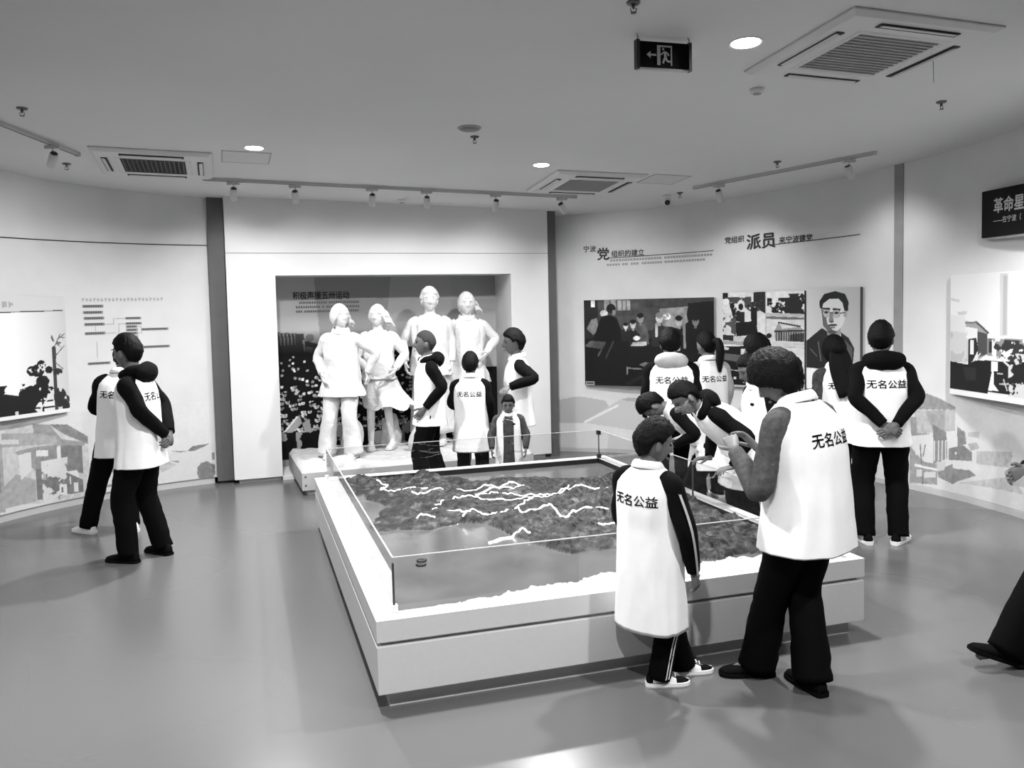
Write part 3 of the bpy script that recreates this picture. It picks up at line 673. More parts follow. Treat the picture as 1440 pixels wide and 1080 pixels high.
for x in (270, 300, 325, 350): m.line(x, 400, x-4, 560, 6, .82)
m.poly([(262,400),(360,400),(360,520),(262,560)], .52); 
for x in (270, 298, 322, 348): m.line(x, 400, x, 530, 5, .84)
m.poly([(95,420),(140,480),(200,540),(290,560),(290,700),(95,680)], .56); m.rect(138, 420, 165, 490, .84); m.line(170, 425, 190, 690, 6, .42); m.line(205, 425, 190, 500, 5, .42); m.poly([(130,550),(290,590),(290,605),(130,570)], .88); m.rect(145, 590, 185, 640, .8); m.rect(200, 610, 280, 650, .8)
m.poly([(370,450),(470,430),(530,480),(530,540),(370,530)], .45); m.ell(418, 484, 6, 10, .85); m.poly([(290,600),(390,560),(500,590),(560,640),(430,680),(400,700),(300,650)], .50); m.poly([(285,540),(350,540),(340,600),(290,610)], .78); m.poly([(395,550),(580,570),(580,610),(400,590)], .84)
m.poly([(560,470),(800,470),(800,580),(560,560)], .70); cv.blot((cv.X > .42) & (cv.X < .66) & (cv.Y > .5) & (cv.Y < .75), .60, .5, 12, 5); m.poly([(430,690),(800,640),(884,760),(640,720)], .72); m.poly([(500,420),(560,410),(580,450),(520,470)], .64); m.poly([(500,340),(580,335),(580,380),(500,370)], .70)
m.poly([(800,560),(1300,500),(1300,760),(800,700)], .68); cv.blot((cv.X > .64) & (cv.Y > .45) & (cv.Y < .85), .56, .54, 9, 6)
cv.a = WV + (cv.a-WV)*.85; cv.a += .14*(cv.fbm(24, 16)-.5)*(cv.a < WV-.06) + .04*(cv.fbm(30, 17)-.5)
o = picture_arc('wall_mural', cv, CR, 25.9, -6, .06, .99); tag(o, 'faint grey mural of a waterside village at the foot of the right wall', 'mural')
cv = Canvas(300, 60, WV); cv.a[:] = WV + .06*(cv.fbm(4, 12)-.5); m = Map(cv, 390, 1440, 130, 130, 720, 720)
m.poly([(390,180),(470,130),(560,180),(600,400),(480,430),(390,440)], WV-.13); m.poly([(480,430),(610,160),(700,180),(720,420),(700,520)], WV-.08); m.line(490, 420, 600, 230, 12, WV+.05); m.ell(650, 160, 35, 18, WV-.16)
cv.blot((cv.X > .4) & (cv.Y < .5), WV-.12, .52, 5, 3, .6); m.poly([(700,560),(790,440),(830,450),(840,560)], WV-.16)
o = picture_arc('wall_mural', cv, CR, 78, 30, .05, .72); tag(o, 'very faint grey mural at the foot of the wall below the large oil painting', 'mural')
# ------------------------------------------------------------------ niche backdrop
cv = Canvas(330, 272, .6); m = Map(cv, 55, 1040, 92, 98, 960, 900)
cv.a[:] = .66 + .12*(cv.fbm(3, 21)-.5) + .05*(cv.X-.3)
m.poly([(55,92),(230,92),(250,400),(60,400)], .70); m.poly([(230,95),(560,95),(520,420),(300,520),(250,400)], .58); m.poly([(300,330),(330,270),(300,420)], .7)
m.poly([(560,95),(830,98),(830,300),(560,300)], .66); m.poly([(830,98),(1040,98),(1040,260),(830,300)], .64); m.line(55, 190, 1040, 200, 3, .7)
cv.put((cv.fbm(10, 5, 3) > .5) & (cv.X > .5) & (cv.Y < .55) & (cv.Y > .25), .72, .35)
m.poly([(60,340),(180,350),(190,470),(60,480)], .28); m.rect(70, 345, 145, 400, .55)
for k in range(5): m.line(75+k*15, 350, 78+k*15, 398, 5, .25)
m.poly([(180,380),(250,400),(245,500),(185,505)], .20); m.rect(190, 410, 215, 450, .6); m.line(178, 380, 190, 500, 4, .75); m.line(240, 395, 248, 500, 4, .75); m.ell(205, 368, 18, 18, .5)
dk = (cv.Y > .34 + .10*cv.fbm(6, 31)); cv.put(dk & (cv.X < .62), .02); cv.put((cv.Y > .52) & (cv.X >= .62), .05)
cv.a = np.where((cv.Y > .28) & (cv.Y < .42) & (cv.X < .5), cv.a*np.clip((.42-cv.Y)/.14, 0.05, 1), cv.a)
rs = random.Random(5)
for k in range(330):
    y = rs.uniform(455, 800); s_ = 4 + 9*(y-455)/345*rs.uniform(.5, 1.2); x = rs.uniform(60, 720)
    v_ = rs.choice((.82, .9, .7, .6)); m.ell(x, y, s_, s_*1.05, v_); 
    if s_ > 7: m.ell(x+s_*.25, y+s_*.2, s_*.5, s_*.45, v_*.65); m.ell(x, y-s_*.8, s_, s_*.5, .02)
m.poly([(90,800),(150,720),(160,760),(120,800)], .62); m.line(85, 800, 140, 730, 4, .85); m.poly([(160,760),(190,740),(200,800),(170,800)], .62)
for x, w_, v_ in ((95,28,.02),(150,36,.6),(170,20,.02),(230,40,.02),(330,30,.6),(350,26,.02),(460,60,.02),(500,40,.6),(545,40,.02),(600,30,.55),(610,20,.02)):
    m.poly([(x-w_/2,800),(x+w_/2,800),(x+w_*.3,940),(x-w_*.3,940)], v_)
cv.blot((cv.Y > .80) & (cv.X < .62), .6, .57, 12, 13); cv.blot((cv.Y > .74) & (cv.X < .62), .01, .55, 14, 14); cv.rect(0, .965, 1, 1, .55)
T = TP @ Matrix.Translation(((.50+3.262)/2, ND-.008, (.045+2.298)/2))
o = picture_flat('niche_backdrop', cv, T, 3.262-.50+.02, 2.298-.045, None, mural_mat); tag(o, 'grey printed backdrop of a marching crowd behind the statues in the niche', 'mural')
t = thing('niche_heading', 'black heading printed on the niche backdrop above the statues', 'lettering', (0,0,0)); t.matrix_world = TP @ Matrix.Translation((0, ND-.012, 0))
v, f = text_mesh('积极声援五卅运动', .016); mb = MB(); mb.add([(.725+p[0]*.0845, 0, 2.045+p[1]*.1) for p in v], f); mb.build('lettering', mat('heading_black', .004, .6), t, False)
mb = MB(); rs = random.Random(3)
for k, (x0, x1) in enumerate(((.80, 1.5), (.76, 1.5), (.76, 1.5))):
    x = x0
    while x < x1: w_ = rs.uniform(.018, .026); mb.box((x, -.001, 1.985-k*.052), (x+w_*.8, 0, 2.01-k*.052)); x += w_*(1.15 if rs.random() > .06 else 2)
mb.build('small_print', mat('backdrop_print', .12, .7), t, False)['kind'] = 'stuff'

# ------------------------------------------------------------------ plinth of the statues
plaster = mat('white_plaster', .70, .75, noise=.05, nscale=10, bump=.5, bscale=22, bdist=.02)
rock_m = mat('plaster_rock', .55, .8, noise=.15, nscale=8, bump=.5, bscale=14, bdist=.03)
t = thing('statue_plinth', 'low white plinth with a rough top under the four plaster statues', 'plinth'); t.matrix_world = TP
MB().box((.60, -.96, .055), (3.15, .45, .235)).build('front_panel', mat('plinth_grey', .42, .6), t, False)
MB().box((.66, -.90, .0), (3.1, .4, .055)).build('toe_base', base_m, t, False)
mb = MB(); nx, ny = 60, 34
pts = []
for i in range(ny):
    row = []
    for j in range(nx):
        u = .60+2.55*j/(nx-1); n_ = -.96+1.41*i/(ny-1); e = min(j, nx-1-j, i, ny-1-i)
        z = .235 + (0 if e == 0 else .035 + .04*abs(mnoise.noise(Vector((u*3, n_*3, 1)))) + .02*mnoise.noise(Vector((u*9, n_*9, 4)))); row.append((u, n_, z))
    pts.append(row)
mb.grid(pts).build('rough_top', rock_m, t)
for (u, z) in ((.635, .20), (.635, .11)):
    MB().lathe([(.001, 0), (.010, 0), (.010, .006), (.001, .006)], 12, Matrix.Translation((u, -.96, z)) @ Matrix.Rotation(R(90), 4, 'X')).build('bolt', mat('bolt_grey', .1, .4), t)
def rock(u, n_, sx, sy, h, seed):
    mb = MB(); mb.ell((u, n_, .2+h/2), (sx, sy, h/2+.05), 18, 14)
    mb.v = [tuple(Vector(p) + Vector((1, 1, .6))*.05*mnoise.noise(Vector(p)*7+Vector((seed, 0, 0)))) for p in mb.v]; return mb.build('rock', rock_m, t)
rock(1.24, -.22, .12, .1, .42, 1); rock(1.75, .1, .12, .1, .4, 2); rock(1.0, -.80, .2, .12, .1, 3); rock(2.0, -.42, .14, .1, .35, 4)

# ------------------------------------------------------------------ display table with the relief model
TY = .3028; TTM = Matrix.Translation((-.6616, 3.9174, 0)) @ Matrix.Rotation(TY, 4, 'Z')
TW, TD, TZ, TG = 2.748, 3.640, .441, .101
t = thing('display_table', 'large white display table with a glass surround holding a relief model', 'display table'); t.matrix_world = TTM
tab_m = mat('table_lacquer', .62, .5, noise=.02, nscale=30, spec=.4)
MB().box((.06, .06, 0), (TW-.06, TD-.06, .084)).build('toe_base', tab_m, t, False)
o = MB().box((0, 0, .084), (TW, TD, .316)).build('lower_block', tab_m, t, False); bevel(o, .004)
MB().box((.03, .03, .316), (TW-.03, TD-.03, .337)).build('reveal', tab_m, t, False)
mb = MB(); g = TG+.008
mb.box((0, 0, .337), (TW, g, TZ)); mb.box((0, TD-g, .337), (TW, TD, TZ)); mb.box((0, g, .337), (g, TD-g, TZ)); mb.box((TW-g, g, .337), (TW, TD-g, TZ))
o = mb.build('top_rim', tab_m, t, False)
mb = MB(); i_ = .004
mb.box((g, g, .337), (TW-g, g+i_, TZ-.004)); mb.box((g, TD-g-i_, .337), (TW-g, TD-g, TZ-.004)); mb.box((g, g, .337), (g+i_, TD-g, TZ-.004)); mb.box((TW-g-i_, g, .337), (TW-g, TD-g, TZ-.004))
mb.build('inner_lining', black_m, t, False)
# glass
gl = bpy.data.materials.new('clear_glass'); gl.use_nodes = True; nt = gl.node_tree; nt.nodes.clear()
out = nt.nodes.new('ShaderNodeOutputMaterial'); gb = nt.nodes.new('ShaderNodeBsdfGlossy'); gb.inputs['Roughness'].default_value = .02; gb.inputs['Color'].default_value = (.9,.9,.9,1)
tb = nt.nodes.new('ShaderNodeBsdfTransparent'); tb.inputs['Color'].default_value = (.93,.93,.93,1); fr = nt.nodes.new('ShaderNodeFresnel'); fr.inputs['IOR'].default_value = 1.45
mx = nt.nodes.new('ShaderNodeMixShader'); ge_ = nt.nodes.new('ShaderNodeNewGeometry'); fm2 = nt.nodes.new('ShaderNodeMath'); fm2.operation = 'SUBTRACT'; fm2.inputs[0].default_value = 1; nt.links.new(ge_.outputs['Backfacing'], fm2.inputs[1]); fm3 = nt.nodes.new('ShaderNodeMath'); fm3.operation = 'MULTIPLY'; nt.links.new(fr.outputs[0], fm3.inputs[0]); nt.links.new(fm2.outputs[0], fm3.inputs[1]); nt.links.new(fm3.outputs[0], mx.inputs[0]); nt.links.new(tb.outputs[0], mx.inputs[1]); nt.links.new(gb.outputs[0], mx.inputs[2]); nt.links.new(mx.outputs[0], out.inputs[0])
ge = mat('glass_edge', .55, .2); gd = mat('glass_joint', .05, .3)
GH = .269; gt = .008; z0 = TZ; z1 = TZ+GH
def pane(a, b):
    a = Vector(a); b = Vector(b); d = (b-a).normalized(); n_ = Vector((-d.y, d.x)); L = (b-a).length
    T = Matrix.Translation((a.x, a.y, 0)) @ Matrix.Rotation(math.atan2(d.y, d.x), 4, 'Z')
    p = MB().box((.004, -gt/2, z0), (L-.004, gt/2, z1-.004), T).build('glass_pane', gl, t, False)
    MB().box((.002, -gt/2, z1-.004), (L-.002, gt/2, z1), T).build('top_edge', ge, p, False)
    return p
G0, GX, GYY = TG, TW-TG, TD-TG
pane((G0, G0), ((G0+GX)/2, G0)); pane(((G0+GX)/2, G0), (GX, G0)); pane((GX, G0), (GX, 1.75)); pane((GX, 1.75), (GX, GYY)); pane((GX, GYY), ((G0+GX)/2, GYY)); pane(((G0+GX)/2, GYY), (G0, GYY)); pane((G0, GYY), (G0, 1.75)); pane((G0, 1.75), (G0, G0))
for (u, v_) in ((G0, G0), (GX, GYY), (GX, 1.75), (GX, G0)):
    MB().box((u-.005, v_-.005, z0), (u+.005, v_+.005, z1-.03)).build('corner_joint', gd, t, False)
for (u, v_) in ((GX, GYY), (G0, G0), (G0, GYY), (GX, G0)):
    MB().box((u-.018, v_-.018, z0), (u+.018, v_+.018, z0+.035)).build('corner_clip', black_m if u == GX and v_ == GYY else white_m, t, False)
MB().box((GX-.018, GYY-.018, z1-.045), (GX+.018, GYY+.018, z1-.005)).build('corner_clip', black_m, t, False)

# relief model: sea, land, lit paths
rel = mat('relief_paint', .5, .55, attr=True, spec=.35, bump=.6, bscale=90, bdist=.01)
sea = mat('relief_water', .5, .16, attr=True, spec=.5)
rm = thing('relief_model', 'dark relief model of wooded hills and shore with white lit paths', 'relief model'); rm.matrix_world = TTM
u0, u1, v0, v1 = g+.006, TW-g-.006, g+.006, TD-g-.006
NU, NV = 250, 330
def fb(p, o=4): 
    s_ = 0; a_ = 1
    for k in range(o): s_ += a_*mnoise.noise(p*(2**k)); a_ *= .5
    return s_
def smooth01(t): t = max(0, min(1, t)); return t*t*(3-2*t)
def land_mask(u, v):
    """> 0 on land"""
    w_ = .12*fb(Vector((u*2.2, v*2.2, 3)), 3)
    # sea in the near left corner, a dark inlet above it, far right lake, near right shore
    d = 1.0
    shore = v - (1.72 - .95*max(0, min(1, (u-.95)/.35)) - .35*max(0, min(1, (u-1.5)/.6)))      # land lies beyond this
    d = shore + w_*1.5
    left = u - (.30 + .10*math.sin(v*3.1)) + w_; d = min(d, left) if v < 2.9 else d
    lake = max((3.02 - v) + .12*math.sin(u*5) , (1.05-u) + .5*(3.5-v)); d = min(d, lake + w_*.4)
    isl = .05 - math.hypot((u-1.55)/1.6, v-1.28); 
    riv = abs(v - (1.30 + .10*math.sin(u*6)))-.05; 
    if u > 1.25: d = min(d, max(riv, .35-abs(u-1.55)) if u < 1.9 else riv+.02)
    return max(d, isl)
HL = {}
pts = []; cols = []; zs = []
for i in range(NV):
    v = v0+(v1-v0)*i/(NV-1); row = []
    for j in range(NU):
        u = u0+(u1-u0)*j/(NU-1); d = land_mask(u, v); p = Vector((u, v, 0))
        if d > 0:
            e = min(1, d/.12); h = .014*min(1, d/.02) + e*(.06*abs(fb(p*3.6+Vector((9,2,5)), 4)) + .018*abs(fb(p*20, 2)))
            z = .398+h; c_ = .12 + .24*fb(p*14, 3) + .18*fb(p*42+Vector((3,1,2)), 2) + .14*fb(p*3, 2)
            c_ = max(.03, c_)
        else:
            z = .396
            w_ = fb(p*2.5, 3)
            c_ = .36 + .05*w_        # one tone of water all over
        # broad pale band along the near edge: bright light painted into the colour
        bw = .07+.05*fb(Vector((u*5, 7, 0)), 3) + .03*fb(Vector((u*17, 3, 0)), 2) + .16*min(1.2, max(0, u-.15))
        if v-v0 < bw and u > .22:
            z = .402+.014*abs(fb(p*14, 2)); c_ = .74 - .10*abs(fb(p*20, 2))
        row.append((u, v, z)); cols.append(srgb(max(0, min(.98, c_)))); 
    pts.append(row)
land_pts = pts
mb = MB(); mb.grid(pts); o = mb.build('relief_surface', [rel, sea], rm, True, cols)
zi = np.array([[q[2] for q in r_] for r_ in pts]); mi = np.zeros(len(o.data.polygons), dtype=np.int32); k = 0
for i in range(NV-1):
    for j in range(NU-1):
        if zi[i, j] < .3975 and zi[i+1, j+1] < .3975: mi[k] = 1
        k += 1
o.data.polygons.foreach_set('material_index', mi)
MB().box((u0, v0, .34), (u1, v1, .39)).build('model_bed', black_m, rm, False)
def rel_z(u, v):
    j = int(round((u-u0)/(u1-u0)*(NU-1))); i = int(round((v-v0)/(v1-v0)*(NV-1))); return land_pts[max(0, min(NV-1, i))][max(0, min(NU-1, j))][2]
led = mat('lit_path', .9, .4, emit=1.6)
paths = [[(0.49,3.34),(0.56,3.14),(0.48,3.02),(0.61,2.91),(0.84,2.87)],[(0.7,2.78),(0.8,2.71),(0.99,2.77),(1.18,2.69),(1.34,2.72),(1.55,2.59)],[(0.76,2.19),(0.92,2.41),(1.03,2.44),(1.27,2.29),(1.6,2.23),(1.83,2.38)],[(0.74,2.15),(0.92,2.01),(1.04,1.86),(1.21,1.86),(1.4,2.08),(1.58,2.26)],[(0.55,1.93),(0.6,1.98),(0.7,1.91)],[(0.91,1.24),(1.01,1.31),(1.09,1.32),(1.17,1.36),(1.18,1.26)],[(1.29,1.9),(1.31,1.73),(1.52,1.78),(1.55,1.58),(1.68,1.71),(1.85,1.59),(2.1,1.62)],[(1.67,1.28),(1.79,1.27),(2.0,1.3)],[(1.32,2.66),(1.13,2.4)],[(1.13,2.44),(1.3,2.5),(1.5,2.36),(1.75,2.3),(1.95,2.5)],[(1.83,2.38),(2.0,2.44),(2.2,2.3)],[(1.0,2.02),(.93,1.86),(.88,1.8)],[(1.3,2.66),(1.5,2.72),(1.62,2.7)]]
rs = random.Random(11)
for pth in paths:
    P = [Vector((a, b_, 0)) for a, b_ in pth]; Q, _ = smooth_path(P, [1]*len(P), 10)
    Q = [q + Vector((.018*mnoise.noise(q*11), .022*mnoise.noise(q*13+Vector((5,5,5))), 0)) for q in Q]
    for q in Q: q.z = rel_z(q.x, q.y) + .004
    r0 = rs.uniform(.0045, .007)
    MB().tube(Q, [r0*rs.uniform(.6, 1.3) for _ in Q], 6, 1).build('lit_path', led, rm)
for (u, v_) in ((.42, 1.02), (.40, .94)):
    MB().lathe([(.001, 0), (.03, 0), (.032, .008), (.02, .012), (.001, .012)], 16, Matrix.Translation((u, v_, .396))).build('marker', black_m, rm)
# ------------------------------------------------------------------ people
skin = mat('skin', .13, .55, spec=.3); skin_d = mat('skin_dark', .06, .55); eye_m = mat('eye_dark', .01, .3); lip_m = mat('lip', .07, .5)
vest_m = mat('vest_white', .90, .8, spec=.2, noise=.02, nscale=25)
blk = mat('cloth_black', .003, .9, spec=.1, bump=.2, bscale=60)
hairm = mat('hair_black', .003, .6, spec=.12, bump=.6, bscale=120)
hair_g = mat('hair_cropped_grey', .035, .7, spec=.2, bump=.4, bscale=200)
trous = mat('trousers_black', .003, .85, spec=.06)
greyc = mat('cloth_grey', .075, .85, spec=.1, noise=.3, nscale=40, bump=.3)
palec = mat('cloth_pale_grey', .42, .85, spec=.1, noise=.1, nscale=20, bump=.2)
dgrey = mat('cloth_dark_grey', .05, .85, spec=.1, noise=.5, nscale=30)
whitec = mat('shoe_white', .8, .6); letter = mat('vest_lettering', .006, .9, spec=.05); maskm = mat('face_mask_patterned', .3, .8, noise=.8, nscale=60); maskw = mat('face_mask_white', .6, .8)

def rot(ax, d): return Matrix.Rotation(R(d), 3, ax)
def head_r(d):
    """surface of a head along unit direction d: y forward, z up"""
    x, y, z = d.x*.0745, d.y*.098, d.z*.118
    if z < 0:
        t = -z/.118; x *= 1-.30*t**1.6
        if y < 0: y *= 1-.45*min(1, t*1.3)
        else: y *= 1-.10*t
    if y > 0:
        y *= .93
        def g(cx, cz, sx, sz): return math.exp(-((x-cx)/sx)**2 - ((z-cz)/sz)**2)
        y += .024*g(0, -.026, .014, .016) + .012*g(0, -.004, .009, .022)       # nose
        y -= .010*(g(.031, .010, .017, .012)+g(-.031, .010, .017, .012))       # eye sockets
        y += .005*(g(.03, .032, .022, .009)+g(-.03, .032, .022, .009))         # brow
        y += .009*g(0, -.062, .022, .007) + .008*g(0, -.074, .019, .007) - .004*g(0, -.068, .02, .003)
        y += .010*g(0, -.098, .022, .016)                                      # chin
    return Vector((x, y, z))
def sphere_dirs(n, m):
    rr = []
    for i in range(m+1):
        th = PI*min(max(i, .04), m-.04)/m
        rr.append([Vector((math.sin(th)*math.cos(2*PI*j/n+PI/2), math.sin(th)*math.sin(2*PI*j/n+PI/2), -math.cos(th))) for j in range(n)])
    return rr

def hand(mb, wrist, d, n, s, side, curl=25, spread=0):
    """palm and five fingers; d along the hand, n out of the palm, side +1 when the thumb lies on +t"""
    d = Vector(d).normalized(); n = Vector(n); n = (n - d*n.dot(d)).normalized(); t = d.cross(n)*side
    W = Vector(wrist)
    rr = []
    for k, (l, hw, th) in enumerate(((-.02, .024, .019), (.015, .028, .019), (.05, .037, .016), (.085, .040, .014), (.098, .034, .010))):
        c = W + d*l*s; rr.append([c + t*(math.cos(2*PI*j/12)*hw*s) + n*(math.sin(2*PI*j/12)*th*s) for j in range(12)])
    mb.rings(rr)
    for off, L, r in ((.030, .070, .0088), (.010, .080, .0092), (-.011, .074, .0088), (-.030, .057, .0078)):
        p = W + d*(.088*s) + t*(off*s); dd = (d + t*(off*spread)).normalized(); pts = [p - d*.01*s, p]; ang = 0
        for q, fr in enumerate((.45, .30, .25)):
            ang += curl*(.7, 1.1, .8)[q]; dv = dd*math.cos(R(ang)) + n*math.sin(R(ang)); p = p + dv*(L*fr*s); pts.append(p)
        mb.tube(pts, [r*s, r*s, r*.97*s, r*.88*s, r*.7*s], 8, 2)
    p = W + d*(.022*s) + t*(.024*s); pts = [W + d*.008*s + t*.012*s, p]
    for q, (L, a_) in enumerate(((.036, 48), (.030, 30), (.024, 18))):
        dv = d*math.cos(R(a_)) + t*math.sin(R(a_))*.9 + n*(.25+.15*q); p = p + dv.normalized()*L*s; pts.append(p)
    mb.tube(pts, [.012*s, .012*s, .0105*s, .0095*s, .0075*s], 8, 2)

def ik(a, b, l1, l2, pole):
    a = Vector(a); b = Vector(b); d = b-a; L = min(d.length, (l1+l2)*.9995); dn = d.normalized()
    x = (l1*l1-l2*l2+L*L)/(2*L); h = math.sqrt(max(0, l1*l1-x*x)); p = Vector(pole); p = (p - dn*p.dot(dn)).normalized()
    return a + dn*x + p*h

def remeshed(mb, vox):
    """one continuous skin from overlapping limbs"""
    me = bpy.data.meshes.new('tmp'); me.from_pydata(mb.v, [], mb.f); o = bpy.data.objects.new('tmp', me); col.objects.link(o)
    md = o.modifiers.new('r', 'REMESH'); md.mode = 'VOXEL'; md.voxel_size = vox
    sm_ = o.modifiers.new('s', 'SMOOTH'); sm_.iterations = 3; sm_.factor = .5
    dg = bpy.context.evaluated_depsgraph_get(); m2 = bpy.data.meshes.new_from_object(o.evaluated_get(dg))
    n = len(m2.vertices); v = np.zeros(n*3); m2.vertices.foreach_get('co', v); f = [tuple(p.vertices) for p in m2.polygons]
    bpy.data.objects.remove(o); bpy.data.meshes.remove(me); bpy.data.meshes.remove(m2)
    out = MB(); out.add(v.reshape(-1, 3).tolist(), f); return out

ARMS = {'down': ((.222, -.03, 1.135), (.225, .05, .90)), 'behind': ((.224, -.11, 1.145), (.045, -.205, .945)), 'pocket': ((.24, -.09, 1.15), (.195, .07, .955)),
        'phone': ((.225, .06, 1.12), (.07, .27, 1.17)), 'front': ((.23, .02, 1.12), (.12, .20, 1.02))}
VEST = ((-.04, .197, .150), (.06, .190, .146), (.16, .186, .140), (.27, .190, .140), (.36, .193, .132), (.42, .187, .117), (.46, .163, .099), (.495, .124, .085), (.52, .092, .076))

def person(name, label, cat, loc, yaw, H, lean=0, side=0, twist=0, head=(0, 0, 0), armL='down', armR='down', footL=(-.11, 0, 8), footR=(.11, 0, -8), shift=(0, 0, 0),
           vest_len=.14, hair='short', hairmat=None, sleeve=None, hood=None, legs='trousers', shoe=None, shoe_style='sneaker', text=True, flare=1.0, stripe=False,
           statue=None, width=1.0, group=None, hipz=.905, mask=None, open_front=None, collar=True, mats=None, gown=None, head_scale=1.1, sleeve_w=1.0, handcurl=25, mark=None, sleeve_stripe=False, vest_flare=1.0, heel=None):
    s = H/1.70
    root = thing(name, label, cat, loc, R(yaw), group)
    def to_local(q): return Matrix.Rotation(-R(yaw), 3, 'Z') @ (Vector(q) - Vector(loc))
    sk = statue or skin; vm = statue or vest_m; slm = statue or sleeve or blk; trm = statue or (mats or {}).get('trousers', trous); hm = statue or hairmat or hairm; shm = statue or shoe or blk
    S = lambda p: Vector(p)*s
    hip = Vector((shift[0], shift[1], hipz+shift[2]))*s
    # spine as a curve that bends forward by lean, aside by side
    def frame(l):
        k = smooth01((l+.02)/.30); return (rot('Z', twist*k) @ rot('Y', side*(.3+.7*k)) @ rot('X', -lean*(.35+.65*k)))
    sp = {}; p = hip.copy(); step = .02; l = 0; sp[0] = p.copy(); tab = [p.copy()]
    for k in range(40):
        p = p + frame(l+step/2) @ Vector((0, 0, step*s)); l += step; tab.append(p.copy())
    def spine(l):
        if l < 0: return hip + Vector((0, 0, l*s))
        i = l/step; a_ = int(i); t_ = i-a_; return tab[a_].lerp(tab[a_+1], t_)
    Fc = frame(.45)
    def ring(l, hw, hd, n=36, e=2.4, cy=0, wob=0, seed=0):
        c = spine(l); F = frame(max(l, 0)) if l >= 0 else frame(0); out = []
        if l < 0: F = Matrix.Identity(3).lerp(frame(0), max(0, 1+l/.2)) if False else rot('Z', 0)
        for j in range(n):
            a_ = 2*PI*j/n; ca, sa = math.cos(a_), math.sin(a_)
            x = hw*math.copysign(abs(ca)**(2/e), ca); y = hd*math.copysign(abs(sa)**(2/e), sa) + cy
            if wob:
                w_ = 1 + wob*mnoise.noise(Vector((ca*2.6+seed, sa*2.6, l*2.2+seed))) + wob*.6*mnoise.noise(Vector((ca*6+seed, sa*6, l*5))) + wob*.8*smooth01((.25-l)/.5)*mnoise.noise(Vector((ca*4.5-seed, sa*4.5, l*1.2)))
                if statue: w_ += .045*math.sin(a_*4 + l*22 + 5*mnoise.noise(Vector((ca*1.5, sa*1.5, l*3+seed))))
                x *= w_; y *= w_
            out.append(c + F @ (Vector((x*width, y*width, 0))*s))
        return out
    sh = {}
    for sd in (-1, 1): sh[sd] = spine(.445) + Fc @ (Vector((sd*.158*width, -.005, 0))*s)
    neck = spine(.53); Fh = Fc @ rot('Z', head[0]) @ rot('X', -head[1]) @ rot('Y', head[2])
    Fn = Fc @ rot('X', -head[1]*.5)
    hc = neck + Fn @ (Vector((0, .02, .06))*s) + Fh @ (Vector((0, .012, .085))*s)
    arms = {}
    for sd, ar in ((-1, armL), (1, armR)):
        if not isinstance(ar, str) and ar[0] == 'w':       # ('w', wrist in the room, elbow pole, hand)
            wl = to_local(ar[1]); el = ik(sh[sd], wl, .285*s, .255*s, Vector(ar[2])); 
            if (wl-sh[sd]).length > .535*s: wl = sh[sd] + (wl-sh[sd]).normalized()*.535*s
            arms[sd] = (sh[sd], el, wl, ar[3] if len(ar) > 3 else None, ar); continue
        if isinstance(ar, str): e_, w_ = ARMS[ar]; e_ = (sd*e_[0], e_[1], e_[2]); w_ = (sd*w_[0], w_[1], w_[2]); hd_ = None
        else: e_, w_ = ar[0], ar[1]; hd_ = ar[2] if len(ar) > 2 else None
        e_ = S(e_); w_ = S(w_)
        if isinstance(ar, str) and (lean or side or twist):      # carry the arm with the leaning trunk
            def carry(q): return spine(0) + frame(.45) @ (q - Vector((0, 0, hipz))*s)
            e_ = carry(e_); w_ = carry(w_)
        arms[sd] = (sh[sd], e_, w_, hd_, ar)
    legsP = {}
    for sd, ft in ((-1, footL), (1, footR)):
        if ft[0] == 'w': q_ = to_local((ft[1], ft[2], loc[2]))/s; ft = (q_.x, q_.y, ft[3]-yaw) + tuple(ft[4:])
        fx, fy, fr = ft[:3]; fz = ft[3] if len(ft) > 3 else 0
        hp = hip + Vector((sd*.088*s, 0, 0)); an = S((fx, fy, .085+fz)); fdir = rot('Z', fr) @ Vector((0, 1, 0))
        kn = ik(hp, an, .43*s, .41*s, Vector((fdir.x*.6, .4+fdir.y*.6, 0))); legsP[sd] = (hp, kn, an, fdir, ft[4] if len(ft) > 4 else 0, fz)
    # --- body: one continuous skin under the clothes, then head and hands
    mb = MB()
    mb.rings([ring(l, hw*.84, hd*.82, 16) for l, hw, hd in ((-.06, .17, .13),) + VEST])
    for sd in (-1, 1):
        a_, e_, w_, _, _ = arms[sd]; mb.tube([a_, e_, w_ + (w_-e_).normalized()*.01], [.05*s, .04*s, .026*s], 10, 5)
        hp, kn, an, fd, _, _ = legsP[sd]; mb.tube([hp, kn, an], [.08*s, .052*s, .036*s], 10, 5); mb.tube([an, an+fd*.09*s-Vector((0,0,.045*s)), an+fd*.15*s-Vector((0,0,.055*s))], [.034*s, .028*s, .02*s], 8, 2)
    mb.tube([spine(.46), neck + Fn @ (Vector((0, .012, .04))*s), hc - Fh @ (Vector((0, .02, .02))*s)], [.07*s, .056*s, .054*s], 16, 4)
    body = remeshed(mb, .014)
    hs = s*head_scale
    rr = [[hc + Fh @ (head_r(d)*hs) for d in r_] for r_ in sphere_dirs(44, 40)]; body.rings(rr)
    for sd in (-1, 1):
        T = (Fh @ rot('Z', sd*-18)).to_4x4(); body.ell(hc + Fh @ (Vector((sd*.076, -.004, -.012))*hs), (.009*hs, .019*hs, .031*hs), 10, 8, T)
        T = Fh.to_4x4(); body.cm = 0 if statue else 1; body.ell(hc + Fh @ (Vector((sd*.031, .0805, .009))*hs), (.013*hs, .006*hs, .006*hs), 10, 6, T)
        body.ell(hc + Fh @ (Vector((sd*.031, .087, .030))*hs), (.019*hs, .004*hs, .0035*hs), 10, 6, T); body.cm = 0
